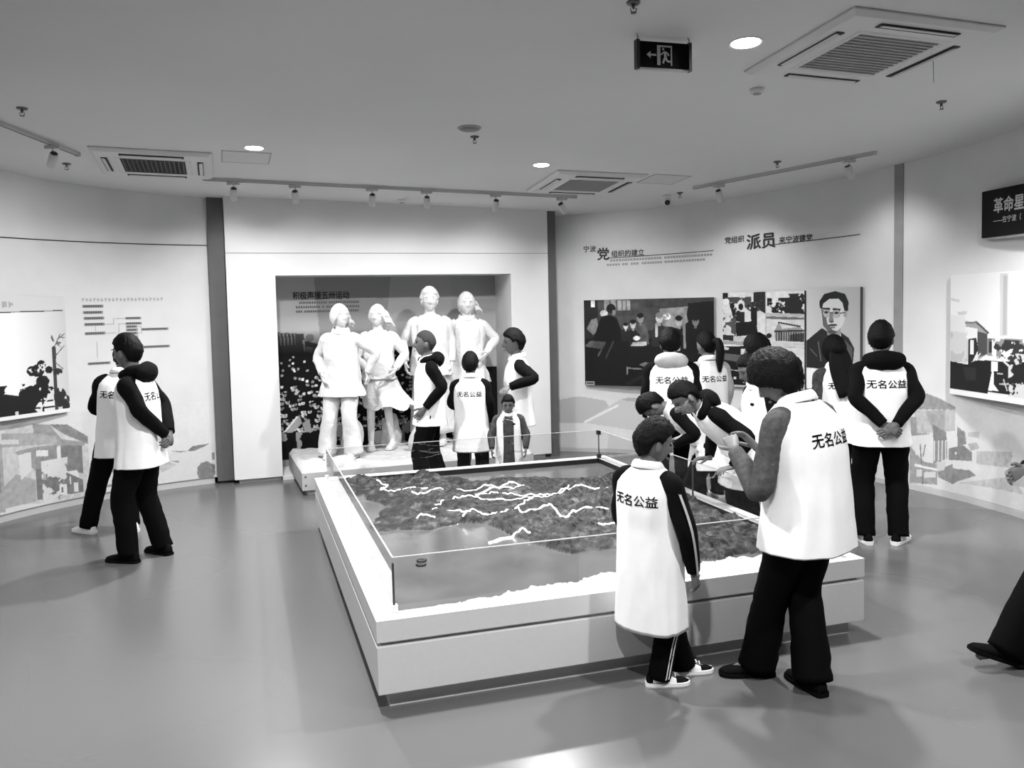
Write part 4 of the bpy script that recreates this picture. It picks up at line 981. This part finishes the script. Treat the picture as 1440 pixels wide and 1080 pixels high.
    if not statue:
        body.cm = 2; body.ell(hc + Fh @ (Vector((0, .093, -.068))*hs), (.019*hs, .006*hs, .006*hs), 12, 6, Fh.to_4x4()); body.cm = 0
    for sd in (-1, 1):
        a_, e_, w_, hd_, ar = arms[sd]; fdv = (w_-e_).normalized()
        if ar == 'behind': dv = Vector((-sd*.9, -.15, -.5)); nv = Vector((0, -.8*sd*-1, .5)) if False else Vector((0, 1, -.2)); curl_ = 35
        elif hd_: dv = Vector(hd_[0]); nv = Vector(hd_[1]); curl_ = hd_[2] if len(hd_) > 2 else handcurl
        else: dv = fdv; nv = Vector((-sd, 0, 0)); curl_ = handcurl
        d_ = dv.normalized(); n_ = (nv - d_*nv.dot(d_)).normalized(); tt = d_.cross(n_); want = Vector((0, 1, .3)) if ar != 'behind' else Vector((0, 0, 1))
        if hd_ and len(hd_) > 3: want = Vector(hd_[3])
        hand(body, w_ + fdv*.012*s, d_, n_, s, 1 if tt.dot(want) > 0 else -1, curl_)
    ob = body.build('body', [sk, statue or eye_m, statue or lip_m], root)
    # --- trousers / skirt / gown
    if legs in ('trousers', 'skirt') and not gown:
        mb = MB()
        if legs == 'trousers':
            mb.rings([ring(l, hw, hd, 24) for l, hw, hd in ((-.11, .15, .115), (-.05, .178, .132), (.02, .180, .130), (.10, .172, .126))])
            for sd in (-1, 1):
                hp, kn, an, fd, _, _ = legsP[sd]; bt = an + Vector((0, 0, -.03*s))
                q = .5*(kn+an)
                mb.tube([hp+Vector((0,0,.03*s)), hp.lerp(kn, .45), kn, q, bt], [.106*s, .103*s, .084*s, .078*s*flare**.5, .074*s*flare], 18, 6, .10, sd*3.1)
            o = mb.build('trousers', trm, root)
            if stripe:
                for sd in (-1, 1):
                    hp, kn, an, fd, _, _ = legsP[sd]
                    for dx in (-.011, .011):
                        mb = MB(); P, rd = smooth_path([hp.lerp(kn, .45), kn, .5*(kn+an), an-Vector((0,0,.02*s))], [.1*s, .083*s, .077*s, .075*s], 7)
                        L1, L2 = [], []
                        for i, q in enumerate(P):
                            dirv = Vector((sd, -.25, 0)).normalized(); wv = Vector((.25*sd, 1, 0)).normalized(); c = q + dirv*(rd[i]*1.03) + wv*dx*s; L1.append(c - wv*.005*s); L2.append(c + wv*.005*s)
                        mb.grid([L1, L2]).build('stripe', whitec, o)
        else:
            n = 40; rr = []
            for i in range(14):
                t_ = i/13; r_ = []; c = hip + Vector((0, 0, (.10-.50*t_)*s)) + Vector((-0.12*t_*t_*s, 0, 0))*(gown_blow if False else 1)
                for j in range(n):
                    a_ = 2*PI*j/n; k = 1 + .16*t_*math.sin(a_*7+t_*4) + .07*t_*math.sin(a_*11-t_*3)
                    r_.append(c + Vector(((.155+.13*t_)*math.cos(a_)*k, (.12+.12*t_)*math.sin(a_)*k, .03*t_*math.sin(a_*5)))*s)
                rr.append(r_)
            MB().rings(rr, True, False).build('skirt', trm, root)
    if gown:
        n = 36; rr = []
        for i in range(16):
            t_ = i/15; z_ = (.10 - gown*t_); c = hip + Vector((0, 0, z_*s)); r_ = []
            for j in range(n):
                a_ = 2*PI*j/n; k = 1 + .07*t_*math.sin(a_*6+t_*3) + .03*math.sin(a_*13+t_*9); r_.append(c + Vector(((.19+.05*t_)*math.cos(a_)*k, (.135+.05*t_)*math.sin(a_)*k, 0))*s)
            rr.append(r_)
        MB().rings(rr, True, True).build('gown', trm, root)
    # --- shoes
    for sd in (-1, 1):
        hp, kn, an, fd, pitch, fz = legsP[sd]; T = Matrix.Translation(Vector((an.x, an.y, fz*s))) @ Matrix.Rotation(math.atan2(-fd.x, fd.y), 4, 'Z') @ Matrix.Rotation(R(pitch), 4, 'X')
        secs = ((-.085, .018, .055), (-.075, .030, .085), (-.045, .037, .105), (0, .040, .108), (.045, .042, .085), (.09, .046, .062), (.135, .046, .05), (.17, .037, .042), (.19, .018, .034))
        def outline(gr, z): 
            pts = []
            for y, hw, _ in secs: pts.append((y*1.02 if y > 0 else y*1.06, hw+gr))
            return [T @ (Vector((x, y, z))*s) for y, x in pts] + [T @ (Vector((-x, y, z))*s) for y, x in reversed(pts)]
        up_ = []
        for y, hw, zt_ in secs:
            up_.append([T @ (Vector((hw*math.cos(a_), y, .018 + (zt_-.018)*max(0, math.sin(a_))**.8 if math.sin(a_) > 0 else .018))*s) for a_ in [2*PI*j/14 for j in range(14)]])
        shoe_o = MB().rings(up_).build('shoe', shm, root)
        hh = .03 if shoe_style == 'sneaker' else .02
        so = MB().rings([outline(.002, 0), outline(.006, hh*.3), outline(.005, hh)]).build('sole', statue or (whitec if shoe_style == 'sneaker' else blk), shoe_o, False)
        if shoe_style == 'sneaker' and not statue:
            mb = MB()
            for k in range(4):
                y = .03+.022*k; z_ = .098-.0115*k; mb.tube([T @ (Vector((-.022, y, z_))*s), T @ (Vector((0, y+.004, z_+.012))*s), T @ (Vector((.022, y, z_))*s)], [.004*s]*3, 6, 2)
            mb.build('laces', mats.get('laces', whitec) if mats else whitec, shoe_o)
            if mats and mats.get('patch'):
                for q in (-1, 1):
                    mb = MB(); g_ = []
                    for i in range(5):
                        y = -.05+.15*i/4; hw = np.interp(y, [q_[0] for q_ in secs], [q_[1] for q_ in secs]); zt_ = np.interp(y, [q_[0] for q_ in secs], [q_[2] for q_ in secs])
                        g_.append([T @ (Vector((q*(hw*math.cos(a_)+.002), y, .018+(zt_-.018)*math.sin(a_)**.8+.002))*s) for a_ in (.12, .4, .75, 1.0)])
                    mb.grid(g_).build('side_patch', mats['patch'], shoe_o)
        elif shoe_style == 'heel':
            MB().box((-.03*s, -.085*s, 0), (.03*s, -.02*s, .03*s), T).build('heel', blk, shoe_o, False)
    # --- jacket: sleeves, neck ring, hood
    mb = MB(); vs_ = vest_len
    mb.rings([ring(l, hw*.95, hd*.93, 24) for l, hw, hd in VEST if l > .05])
    for sd in (-1, 1):
        a_, e_, w_, _, _ = arms[sd]; st = a_ - Fc @ (Vector((sd*.045, 0, -.012))*s); fdv = (w_-e_).normalized()
        mb.tube([st, a_ + Fc @ (Vector((sd*.018, 0, -.02))*s), a_.lerp(e_, .5), e_, e_.lerp(w_, .5), w_ - fdv*.005*s], [.058*s, .067*s*sleeve_w, .061*s*sleeve_w, .057*s*sleeve_w, .051*s*sleeve_w, .040*s], 18, 5, .10, sd*7)
    jo = mb.build('jacket', slm, root)
    if sleeve_stripe:
        for sd in (-1, 1):
            a_, e_, w_, _, _ = arms[sd]; P, rd = smooth_path([a_.lerp(e_, .25), e_, w_], [.075*s, .066*s, .046*s], 8); L1, L2 = [], []
            for i, q in enumerate(P):
                t_ = (P[min(i+1, len(P)-1)]-P[max(0, i-1)]).normalized(); dirv = (Fc @ Vector((sd, -.45, 0))); dirv = (dirv - t_*dirv.dot(t_)).normalized(); wv = t_.cross(dirv); c = q + dirv*rd[i]*1.06; L1.append(c-wv*.008*s); L2.append(c+wv*.008*s)
            MB().grid([L1, L2]).build('sleeve_stripe', palec, jo)
    if hood:
        mb = MB(); T = (Fc @ rot('X', 28)).to_4x4()
        mb.ell(neck + Fc @ (Vector((0, -.085, -.02))*s), (.155*s, .075*s, .085*s), 24, 14, T)
        mb.tube([neck + Fc @ (Vector((.105*math.sin(a_), -.01 - .085*math.cos(a_), .02 - .045*(1-math.cos(a_))*.6))*s) for a_ in [(-2.7 + 5.4*k/14) for k in range(15)]], [.03*s]+[.042*s]*13+[.03*s], 10, 2)
        mb.v = [tuple(Vector(q) + Vector((1,1,1))*.008*mnoise.noise(Vector(q)*16)) for q in mb.v]
        mb.build('hood', statue or hood, root)
    # --- vest
    n = 56; rows = []
    hemL = -.04 - vest_len
    prof = [(hemL + (-.04-hemL)*k/7, (.197+.022*vest_flare*(1-k/7)), .150+.020*vest_flare*(1-k/7)) for k in range(7)] + list(VEST)
    P2 = []
    for i in range(len(prof)-1):
        for k in range(3):
            t_ = k/3; P2.append(tuple(prof[i][q]*(1-t_)+prof[i+1][q]*t_ for q in range(3)))
    P2.append(prof[-1])
    sd_ = random.random()*50
    ln = hemL
    rr = [ring(l, hw*1.03, hd*1.03, n, 2.5, 0, .05 if not statue else .09, sd_) for l, hw, hd in P2]
    inner = [ring(hemL+.03, prof[0][1]*.97, prof[0][2]*.95, n, 2.5, 0, .05, sd_)]
    vm_ = MB(); vm_.rings(inner + rr, False, True)
    vo = vm_.build('vest' if not statue else 'tunic', vm, root)
    if collar:
        mb = MB(); rr = []
        for l, r_, up_ in ((.0, .070, -.02), (.0, .068, .024), (.0, .076, .032), (.0, .088, .018), (.0, .100, -.008), (.0, .096, -.016)):
            rr.append([neck + Fc @ (Vector((r_*1.08*math.cos(a_), r_*math.sin(a_)+.004, up_ + .016*(-math.sin(a_)) - .012*(math.sin(a_) > .85)))*s) for a_ in [2*PI*j/30 for j in range(30)]])
        mb.rings(rr, False, False).build('collar', vm, vo)
    if text and not statue:
        v, f = text_mesh('无名公益', .018); v, f = subdivide_faces(v, f, .12)
        bv = BVHTree.FromPolygons([Vector(q) for q in vm_.v], vm_.f); sz = .068*s if text is True else text*s
        F = frame(.30); c0 = spine(.335); dirv = F @ Vector((0, 1, 0)); pts = []
        for p_ in v:
            lx = (p_[0]-2.0)*sz*1.08; lz = (p_[1]-.35)*sz + (.02*sz*math.sin(p_[0]*2.2))
            o_ = c0 + F @ Vector((lx, -.6*s, lz)); h_ = bv.ray_cast(o_, dirv)
            pts.append(h_[0] - dirv*.003 if h_[0] else o_ + dirv*.45*s)
        MB().add(pts, f).build('back_lettering', letter, vo, False)
    if open_front:
        g_ = []
        for l, hw, hd in P2:
            full = ring(l, hw*1.05, hd*1.06, n, 2.5, 0, .05, sd_); k0 = n//4; w_ = 3 if l < .42 else 4
            g_.append([full[(k0+q) % n] for q in range(-w_, w_+1)])
        MB().grid(g_).build('jacket_front', open_front, jo)
    if mark:
        F = frame(.36); c = spine(.37); bv = BVHTree.FromPolygons([Vector(q) for q in vm_.v], vm_.f); pts = []
        for k in range(12):
            o_ = c + F @ (Vector((mark*.085 + .03*math.cos(k*PI/6), .6, .014*math.sin(k*PI/6)))*s); h_ = bv.ray_cast(o_, F @ Vector((0, -1, 0))); pts.append((h_[0] if h_[0] else o_) + F @ Vector((0, .004, 0)))
        MB().add(pts, [tuple(range(12))]).build('chest_badge', letter, vo, False)
    # --- hair
    if hair:
        mb = MB(); th = {'short': .017, 'crop': .006, 'bob': .032, 'long': .024, 'pony': .018, 'thick': .026, 'wind': .022}[hair]
        rr = []
        for r_ in sphere_dirs(60, 44):
            q = []
            for d in r_:
                a_ = abs(math.atan2(d.x, d.y)); b0 = head_r(d)
                if hair in ('short', 'crop', 'thick'): zh = np.interp(a_, [0, .6, 1.15, 1.45, 1.75, 2.2, PI], [.062, .060, .045, .005, .02, -.055, -.075])
                elif hair == 'pony': zh = np.interp(a_, [0, .6, 1.2, 1.6, 2.2, PI], [.058, .055, .03, .005, -.06, -.075])
                elif hair == 'wind': zh = np.interp(a_, [0, .5, 1.0, 1.5, 2.2, PI], [.055, .045, -.02, -.06, -.09, -.1])
                else: zh = np.interp(a_, [0, .45, .8, 1.1, 1.6, 2.2, PI], [.045, .035, -.02, -.075, -.095, -.105, -.11])
                if hair == 'bob': zh = np.interp(a_, [0, .45, .9, 1.2, 1.45, 1.7, 2.2, PI], [.035, .03, .0, -.02, -.04, -.09, -.112, -.114])
                m_ = smooth01((b0.z - zh)/.014 + .5); k = 1 + .25*mnoise.noise(d*9) + .08*math.sin(a_*38 + d.z*7)
                tt_ = th*(k if hair != 'crop' else 1)
                if hair in ('short', 'thick') and d.z > .6: tt_ += .006*abs(mnoise.noise(d*14))
                off = -.015*(1-m_) + tt_*m_; dn = b0.normalized(); q.append(hc + Fh @ ((b0 + Vector((dn.x, dn.y*.95, dn.z))*off)*hs))
            rr.append(q)
        mb.rings(rr)
        if hair == 'long':
            L = .36; rw = []
            for i in range(14):
                t_ = i/13; c = hc*(1-t_) + (spine(.53-L*.62) + Fc @ (Vector((0, -.155, 0))*s))*t_ if False else None
                top = hc + Fh @ (Vector((0, -.055, .01))*hs); bot = spine(.24) + Fc @ (Vector((0, -.165, 0))*s); midp = neck + Fc @ (Vector((0, -.105, .0))*s)
                c = top*(1-t_)**2 + midp*2*t_*(1-t_) + bot*t_*t_; ww = (.082+.035*math.sin(t_*PI))*(1-.25*t_**4); q = []
                for j in range(24):
                    a_ = 2*PI*j/24; k = 1+.07*math.sin(a_*9+t_*3); q.append(c + Fc @ (Vector((ww*math.cos(a_)*k, .032*math.sin(a_)*k*(1-.5*t_), -.02*math.sin(a_*5)*t_))*s))
                rw.append(q)
            mb.rings(rw)
        if hair == 'pony':
            b_ = hc + Fh @ (Vector((0, -.10, .02))*hs)
            mb.tube([b_ + Fh @ (Vector((0, .03, 0))*hs), b_ + Fh @ (Vector((0, -.05, .01))*hs), b_ + Fh @ (Vector((.0, -.075, -.07))*hs), b_ + Fh @ (Vector((.0, -.06, -.18))*hs), b_ + Fh @ (Vector((.0, -.05, -.28))*hs)], [.025*hs, .032*hs, .04*hs, .036*hs, .012*hs], 12, 4, .15, 2)
        if hair == 'wind':
            for k in range(7):
                a0 = Vector((-.03-.012*k, -.03+.02*(k % 3), .06-.022*k)); mb.tube([hc + Fh @ (a0*hs), hc + Fh @ ((a0+Vector((-.045, -.01, .0)))*hs), hc + Fh @ ((a0+Vector((-.085, -.02, -.03)))*hs)], [.03*hs, .022*hs, .004*hs], 8, 4, .2, k)
        mb.build('hair', hm, root)
    if mask:
        mb = MB(); g_ = []
        for i in range(9):
            z_ = .004-.105*i/8; q = []
            for j in range(15):
                a_ = (-1.25+2.5*j/14); d = Vector((math.sin(a_)*math.sqrt(max(.05, 1-(z_/.118)**2)), math.cos(a_)*math.sqrt(max(.05, 1-(z_/.118)**2)), z_/.118)); b0 = head_r(d.normalized()); q.append(hc + Fh @ ((b0 + Vector((b0.x, b0.y, 0)).normalized()*.007)*hs))
            g_.append(q)
        mo = mb.grid(g_).build('face_mask', mask, root)
        for sd in (-1, 1):
            MB().tube([hc + Fh @ (Vector((sd*.066, .045, -.02))*hs), hc + Fh @ (Vector((sd*.079, .01, .0))*hs), hc + Fh @ (Vector((sd*.083, -.018, .005))*hs)], [.0025*hs]*3, 5, 3).build('ear_loop', mask, mo)
    return root
G = 'visitors in white volunteer vests'
sn_bw = {'patch': whitec}
person('person', 'man in white vest and white sneakers, back turned, half behind a hooded man', 'person', (-3.42, 7.40, 0), 6, 1.66, lean=2, side=4, head=(10, 15, 0), armL=((-.215, .0, 1.13), (-.14, .18, 1.05)), armR='down',
       footL=('w', -3.74, 7.38, 62), footR=('w', -3.38, 7.42, 55), shoe=whitec, hair='short', vest_len=.17)
person('person', 'man in white vest over black hooded jacket and dark shoes, hands clasped behind back', 'person', (-2.88, 6.55, 0), 92, 1.74, lean=3, head=(-18, 4, 0), armL='behind', armR='behind',
       footL=('w', -2.98, 6.47, 75), footR=('w', -2.80, 6.68, 60), hood=blk, hair='short', shoe_style='plain', vest_len=.14, hipz=.905)
person('person', 'man with cropped grey hair in profile before the statues, hand in pocket', 'person', (-.83, 8.46, 0), 104, 1.67, head=(-6, -2, 0), armL='pocket', armR='down', hood=blk, hair='crop', hairmat=hair_g, text=False, vest_len=.10, footL=(-.12, .1, 5), footR=(.12, -.15, -5), shoe_style='plain')
person('person', 'short-haired boy in white vest, back turned, facing the statues', 'person', (-.417, 8.44, 0), -4, 1.44, lean=0, head=(0, 0, 0), armL='front', armR='down', hair='short', vest_len=.30, head_scale=1.14)
person('person', 'dark-haired man in profile resting a hand on a child before the statues', 'person', (.055, 8.70, 0), 98, 1.65, head=(0, 4, 0), armL=('w', (-.03, 8.32, 1.115), (-.4, -1, .1), ((-.75, .55, -.25), (0, 0, -1), 30)), armR='down', hair='thick', text=False, vest_len=.15, shoe_style='plain')
person('person', 'small child in open white vest over grey jacket at the far table edge', 'person', (-.045, 8.13, 0), 178, 1.05, head=(0, 14, 0), armL=((-.27, .04, 1.10), (-.26, .17, .90)), armR=((.27, .04, 1.10), (.26, .17, .90)), hair='short', head_scale=1.2, text=False, vest_len=.25, open_front=dgrey, sleeve=dgrey, mark=-1, sleeve_w=1.1)
person('person', 'person in white vest with large pale hood facing the oil painting', 'person', (1.42, 7.62, 0), -8, 1.66, lean=4, head=(0, 12, 0), hood=palec, hair='thick', vest_len=.15, width=1.08)
person('person', 'girl with ponytail in white vest and pale sleeves by the oil painting', 'person', (1.90, 8.25, 0), 18, 1.60, head=(15, 5, 0), hair='pony', sleeve=palec, vest_len=.2)
person('person', 'long-haired girl in white vest and pale sleeves below the photo board', 'person', (2.22, 7.55, 0), 58, 1.60, head=(10, 12, 0), hair='long', sleeve=palec, vest_len=.16, armL=((-.25, .05, 1.12), (-.20, .16, .92)))
person('person', 'person in white vest with black sleeves and pale trousers beyond the bob-haired woman', 'person', (1.95, 6.62, 0), 104, 1.50, lean=6, head=(0, 20, 0), hair='short', text=False, mark=-1, vest_len=.10, mats={'trousers': palec}, armL=((-.27, .02, 1.12), (-.22, .17, .95)))
person('person', 'long-haired girl in white vest and dark sleeves facing the portrait', 'person', (2.90, 7.62, 0), 6, 1.56, head=(12, 6, 0), hair='long', sleeve=dgrey, vest_len=.18)
person('person', 'man in black hood and white vest, hands clasped behind, black and white sneakers', 'person', (2.86, 6.60, 0), -6, 1.71, head=(-22, 4, 0), armL='behind', armR='behind', hood=blk, hair='short', mask=maskw, shoe=blk, mats=sn_bw, footL=('w', 2.73, 6.58, 0), footR=('w', 2.97, 6.54, -42), vest_len=.10)
person('person', 'masked boy in white vest leaning over the glass of the display table', 'person', (1.74, 6.16, 0), 97, 1.55, lean=52, shift=(0, .075, -.02), width=1.08, vest_flare=.8, head=(8, -8, 0), armL=('w', (1.54, 5.95, .748), (-.5, -.6, .2), ((-.35, .9, -.02), (0, 0, -1), 30)), armR=('w', (1.46, 6.33, .748), (.6, -.5, .2), ((.1, .95, -.02), (0, 0, -1), 30)),
       hood=blk, hair='short', mask=maskm, text=False, vest_len=.22, stripe=True, head_scale=1.14, footL=(-.12, -.14, 5), footR=(.12, -.08, -5))
person('person', 'child in white vest bowing low over the glass beside a masked boy', 'person', (1.57, 7.0, 0), 84, 1.42, lean=54, shift=(0, -.02, -.02), head=(0, 25, 0), armL=('w', (1.31, 6.88, .748), (-.5, -.6, .2), ((-.3, .8, -.02), (0, 0, -1), 30)), armR=('w', (1.24, 7.18, .748), (.5, -.6, .2), ((.1, .8, -.02), (0, 0, -1), 30)), hair='thick', vest_len=.2, head_scale=1.16)
person('person', 'boy in long white vest and track trousers with double stripes beside the table', 'person', (.645, 4.12, 0), -46, 1.32, lean=-2, shift=(.0, .02, 0), head=(-34, 16, 0), armL=((-.25, .05, 1.08), (-.2, .16, .86)), armR=((.275, .02, 1.07), (.25, .13, .78), ((0, .35, -1), (-1, 0, 0), 30)), hair='thick', head_scale=1.18, vest_len=.455, vest_flare=.8, stripe=True, sleeve_stripe=True, sleeve_w=1.12,
       shoe=blk, mats=sn_bw, footL=('w', .85, 4.28, -82), footR=('w', .70, 4.15, -86), width=1.06, text=.075)
person('person', 'woman with bobbed hair in white vest, grey sleeves and flared black jeans', 'person', (1.42, 4.10, 0), 40, 1.68, lean=7, head=(22, 32, 0), armL=((-.29, .08, 1.02), (-.17, .30, 1.17), ((.45, .55, .45), (.3, -.2, -.9), 40)), armR=((.27, .05, 1.05), (.06, .31, 1.15), ((-.3, .5, .6), (-.5, .2, -.4), 25)), sleeve=greyc, hair='bob', vest_len=.15, vest_flare=.5, flare=1.3, shoe_style='heel',
       footL=('w', 1.215, 4.25, 88), footR=('w', 1.43, 4.06, 18), width=1.22, text=.072)
person('person', 'walking person in black trousers and black leather shoes, toe lifted', 'person', (2.95, 4.38, 0), 90, 1.72, text=False, armR=('w', (2.735, 4.52, .98), (.3, -1, 0)), armL=((-.26, -.18, 1.13), (-.26, -.25, .9)), footL=('w', 2.49, 4.27, 88, .03, 20), footR=('w', 3.22, 4.5, 90), hipz=.89, shoe_style='heel', hair='short', flare=1.15)

# ------------------------------------------------------------------ statues
SG = 'white plaster statues in the niche'
zb = .288
person('statue', 'white plaster girl with wind-blown hair, tunic and wide trousers, looking aside', 'statue', (-1.865, 9.34, zb), 176, 1.65, head=(48, -8, 0), armL=('w', (-1.595, 9.40, 1.20), (-1, -.2, 0), ((0, -.6, -.8), (1, 0, 0), 35)), armR=((.28, -.04, 1.14), (.20, .10, .95)), hair='wind', statue=plaster, vest_len=.17, footL=(-.12, .05, -10), footR=(.20, .02, 18), flare=1.5, shoe_style='plain', group=SG, vest_flare=2.2)
person('statue', 'white plaster girl in blouse and wind-blown skirt beside the girl in trousers', 'statue', (-1.535, 9.84, zb), 180, 1.64, head=(-8, -8, 0), armL=((-.31, .0, 1.14), (-.22, .17, .97)), armR=('w', (-1.625, 9.60, 1.22), (1, -.4, 0), ((0, .8, -.6), (-1, 0, 0), 35)), hair='wind', statue=plaster, collar=False, vest_len=.03, legs='skirt', footL=(-.13, -.05, -10), footR=(.12, .02, 10), shoe_style='plain', group=SG)
person('statue', 'tall white plaster man in a long gown', 'statue', (-.965, 10.17, zb), 186, 1.83, head=(4, -4, 0), armL='down', armR=((.30, -.02, 1.14), (.28, .08, .92)), hair='thick', statue=plaster, collar=False, vest_len=.1, gown=.88, shoe_style='plain', group=SG, footL=(-.11, .02, -8), footR=(.11, 0, 8), width=1.06)
person('statue', 'tall white plaster figure with short tunic and arm bent at the waist', 'statue', (-.545, 10.47, zb), 184, 1.77, head=(10, -6, 0), armL=((-.33, -.04, 1.17), (-.22, .17, 1.02)), armR=((.195, -.05, 1.13), (.185, .0, .90)), hair='wind', statue=plaster, vest_len=.2, shoe_style='plain', group=SG, footL=(-.14, 0, -10), footR=(.13, .03, 10), width=1.06, vest_flare=2.2)
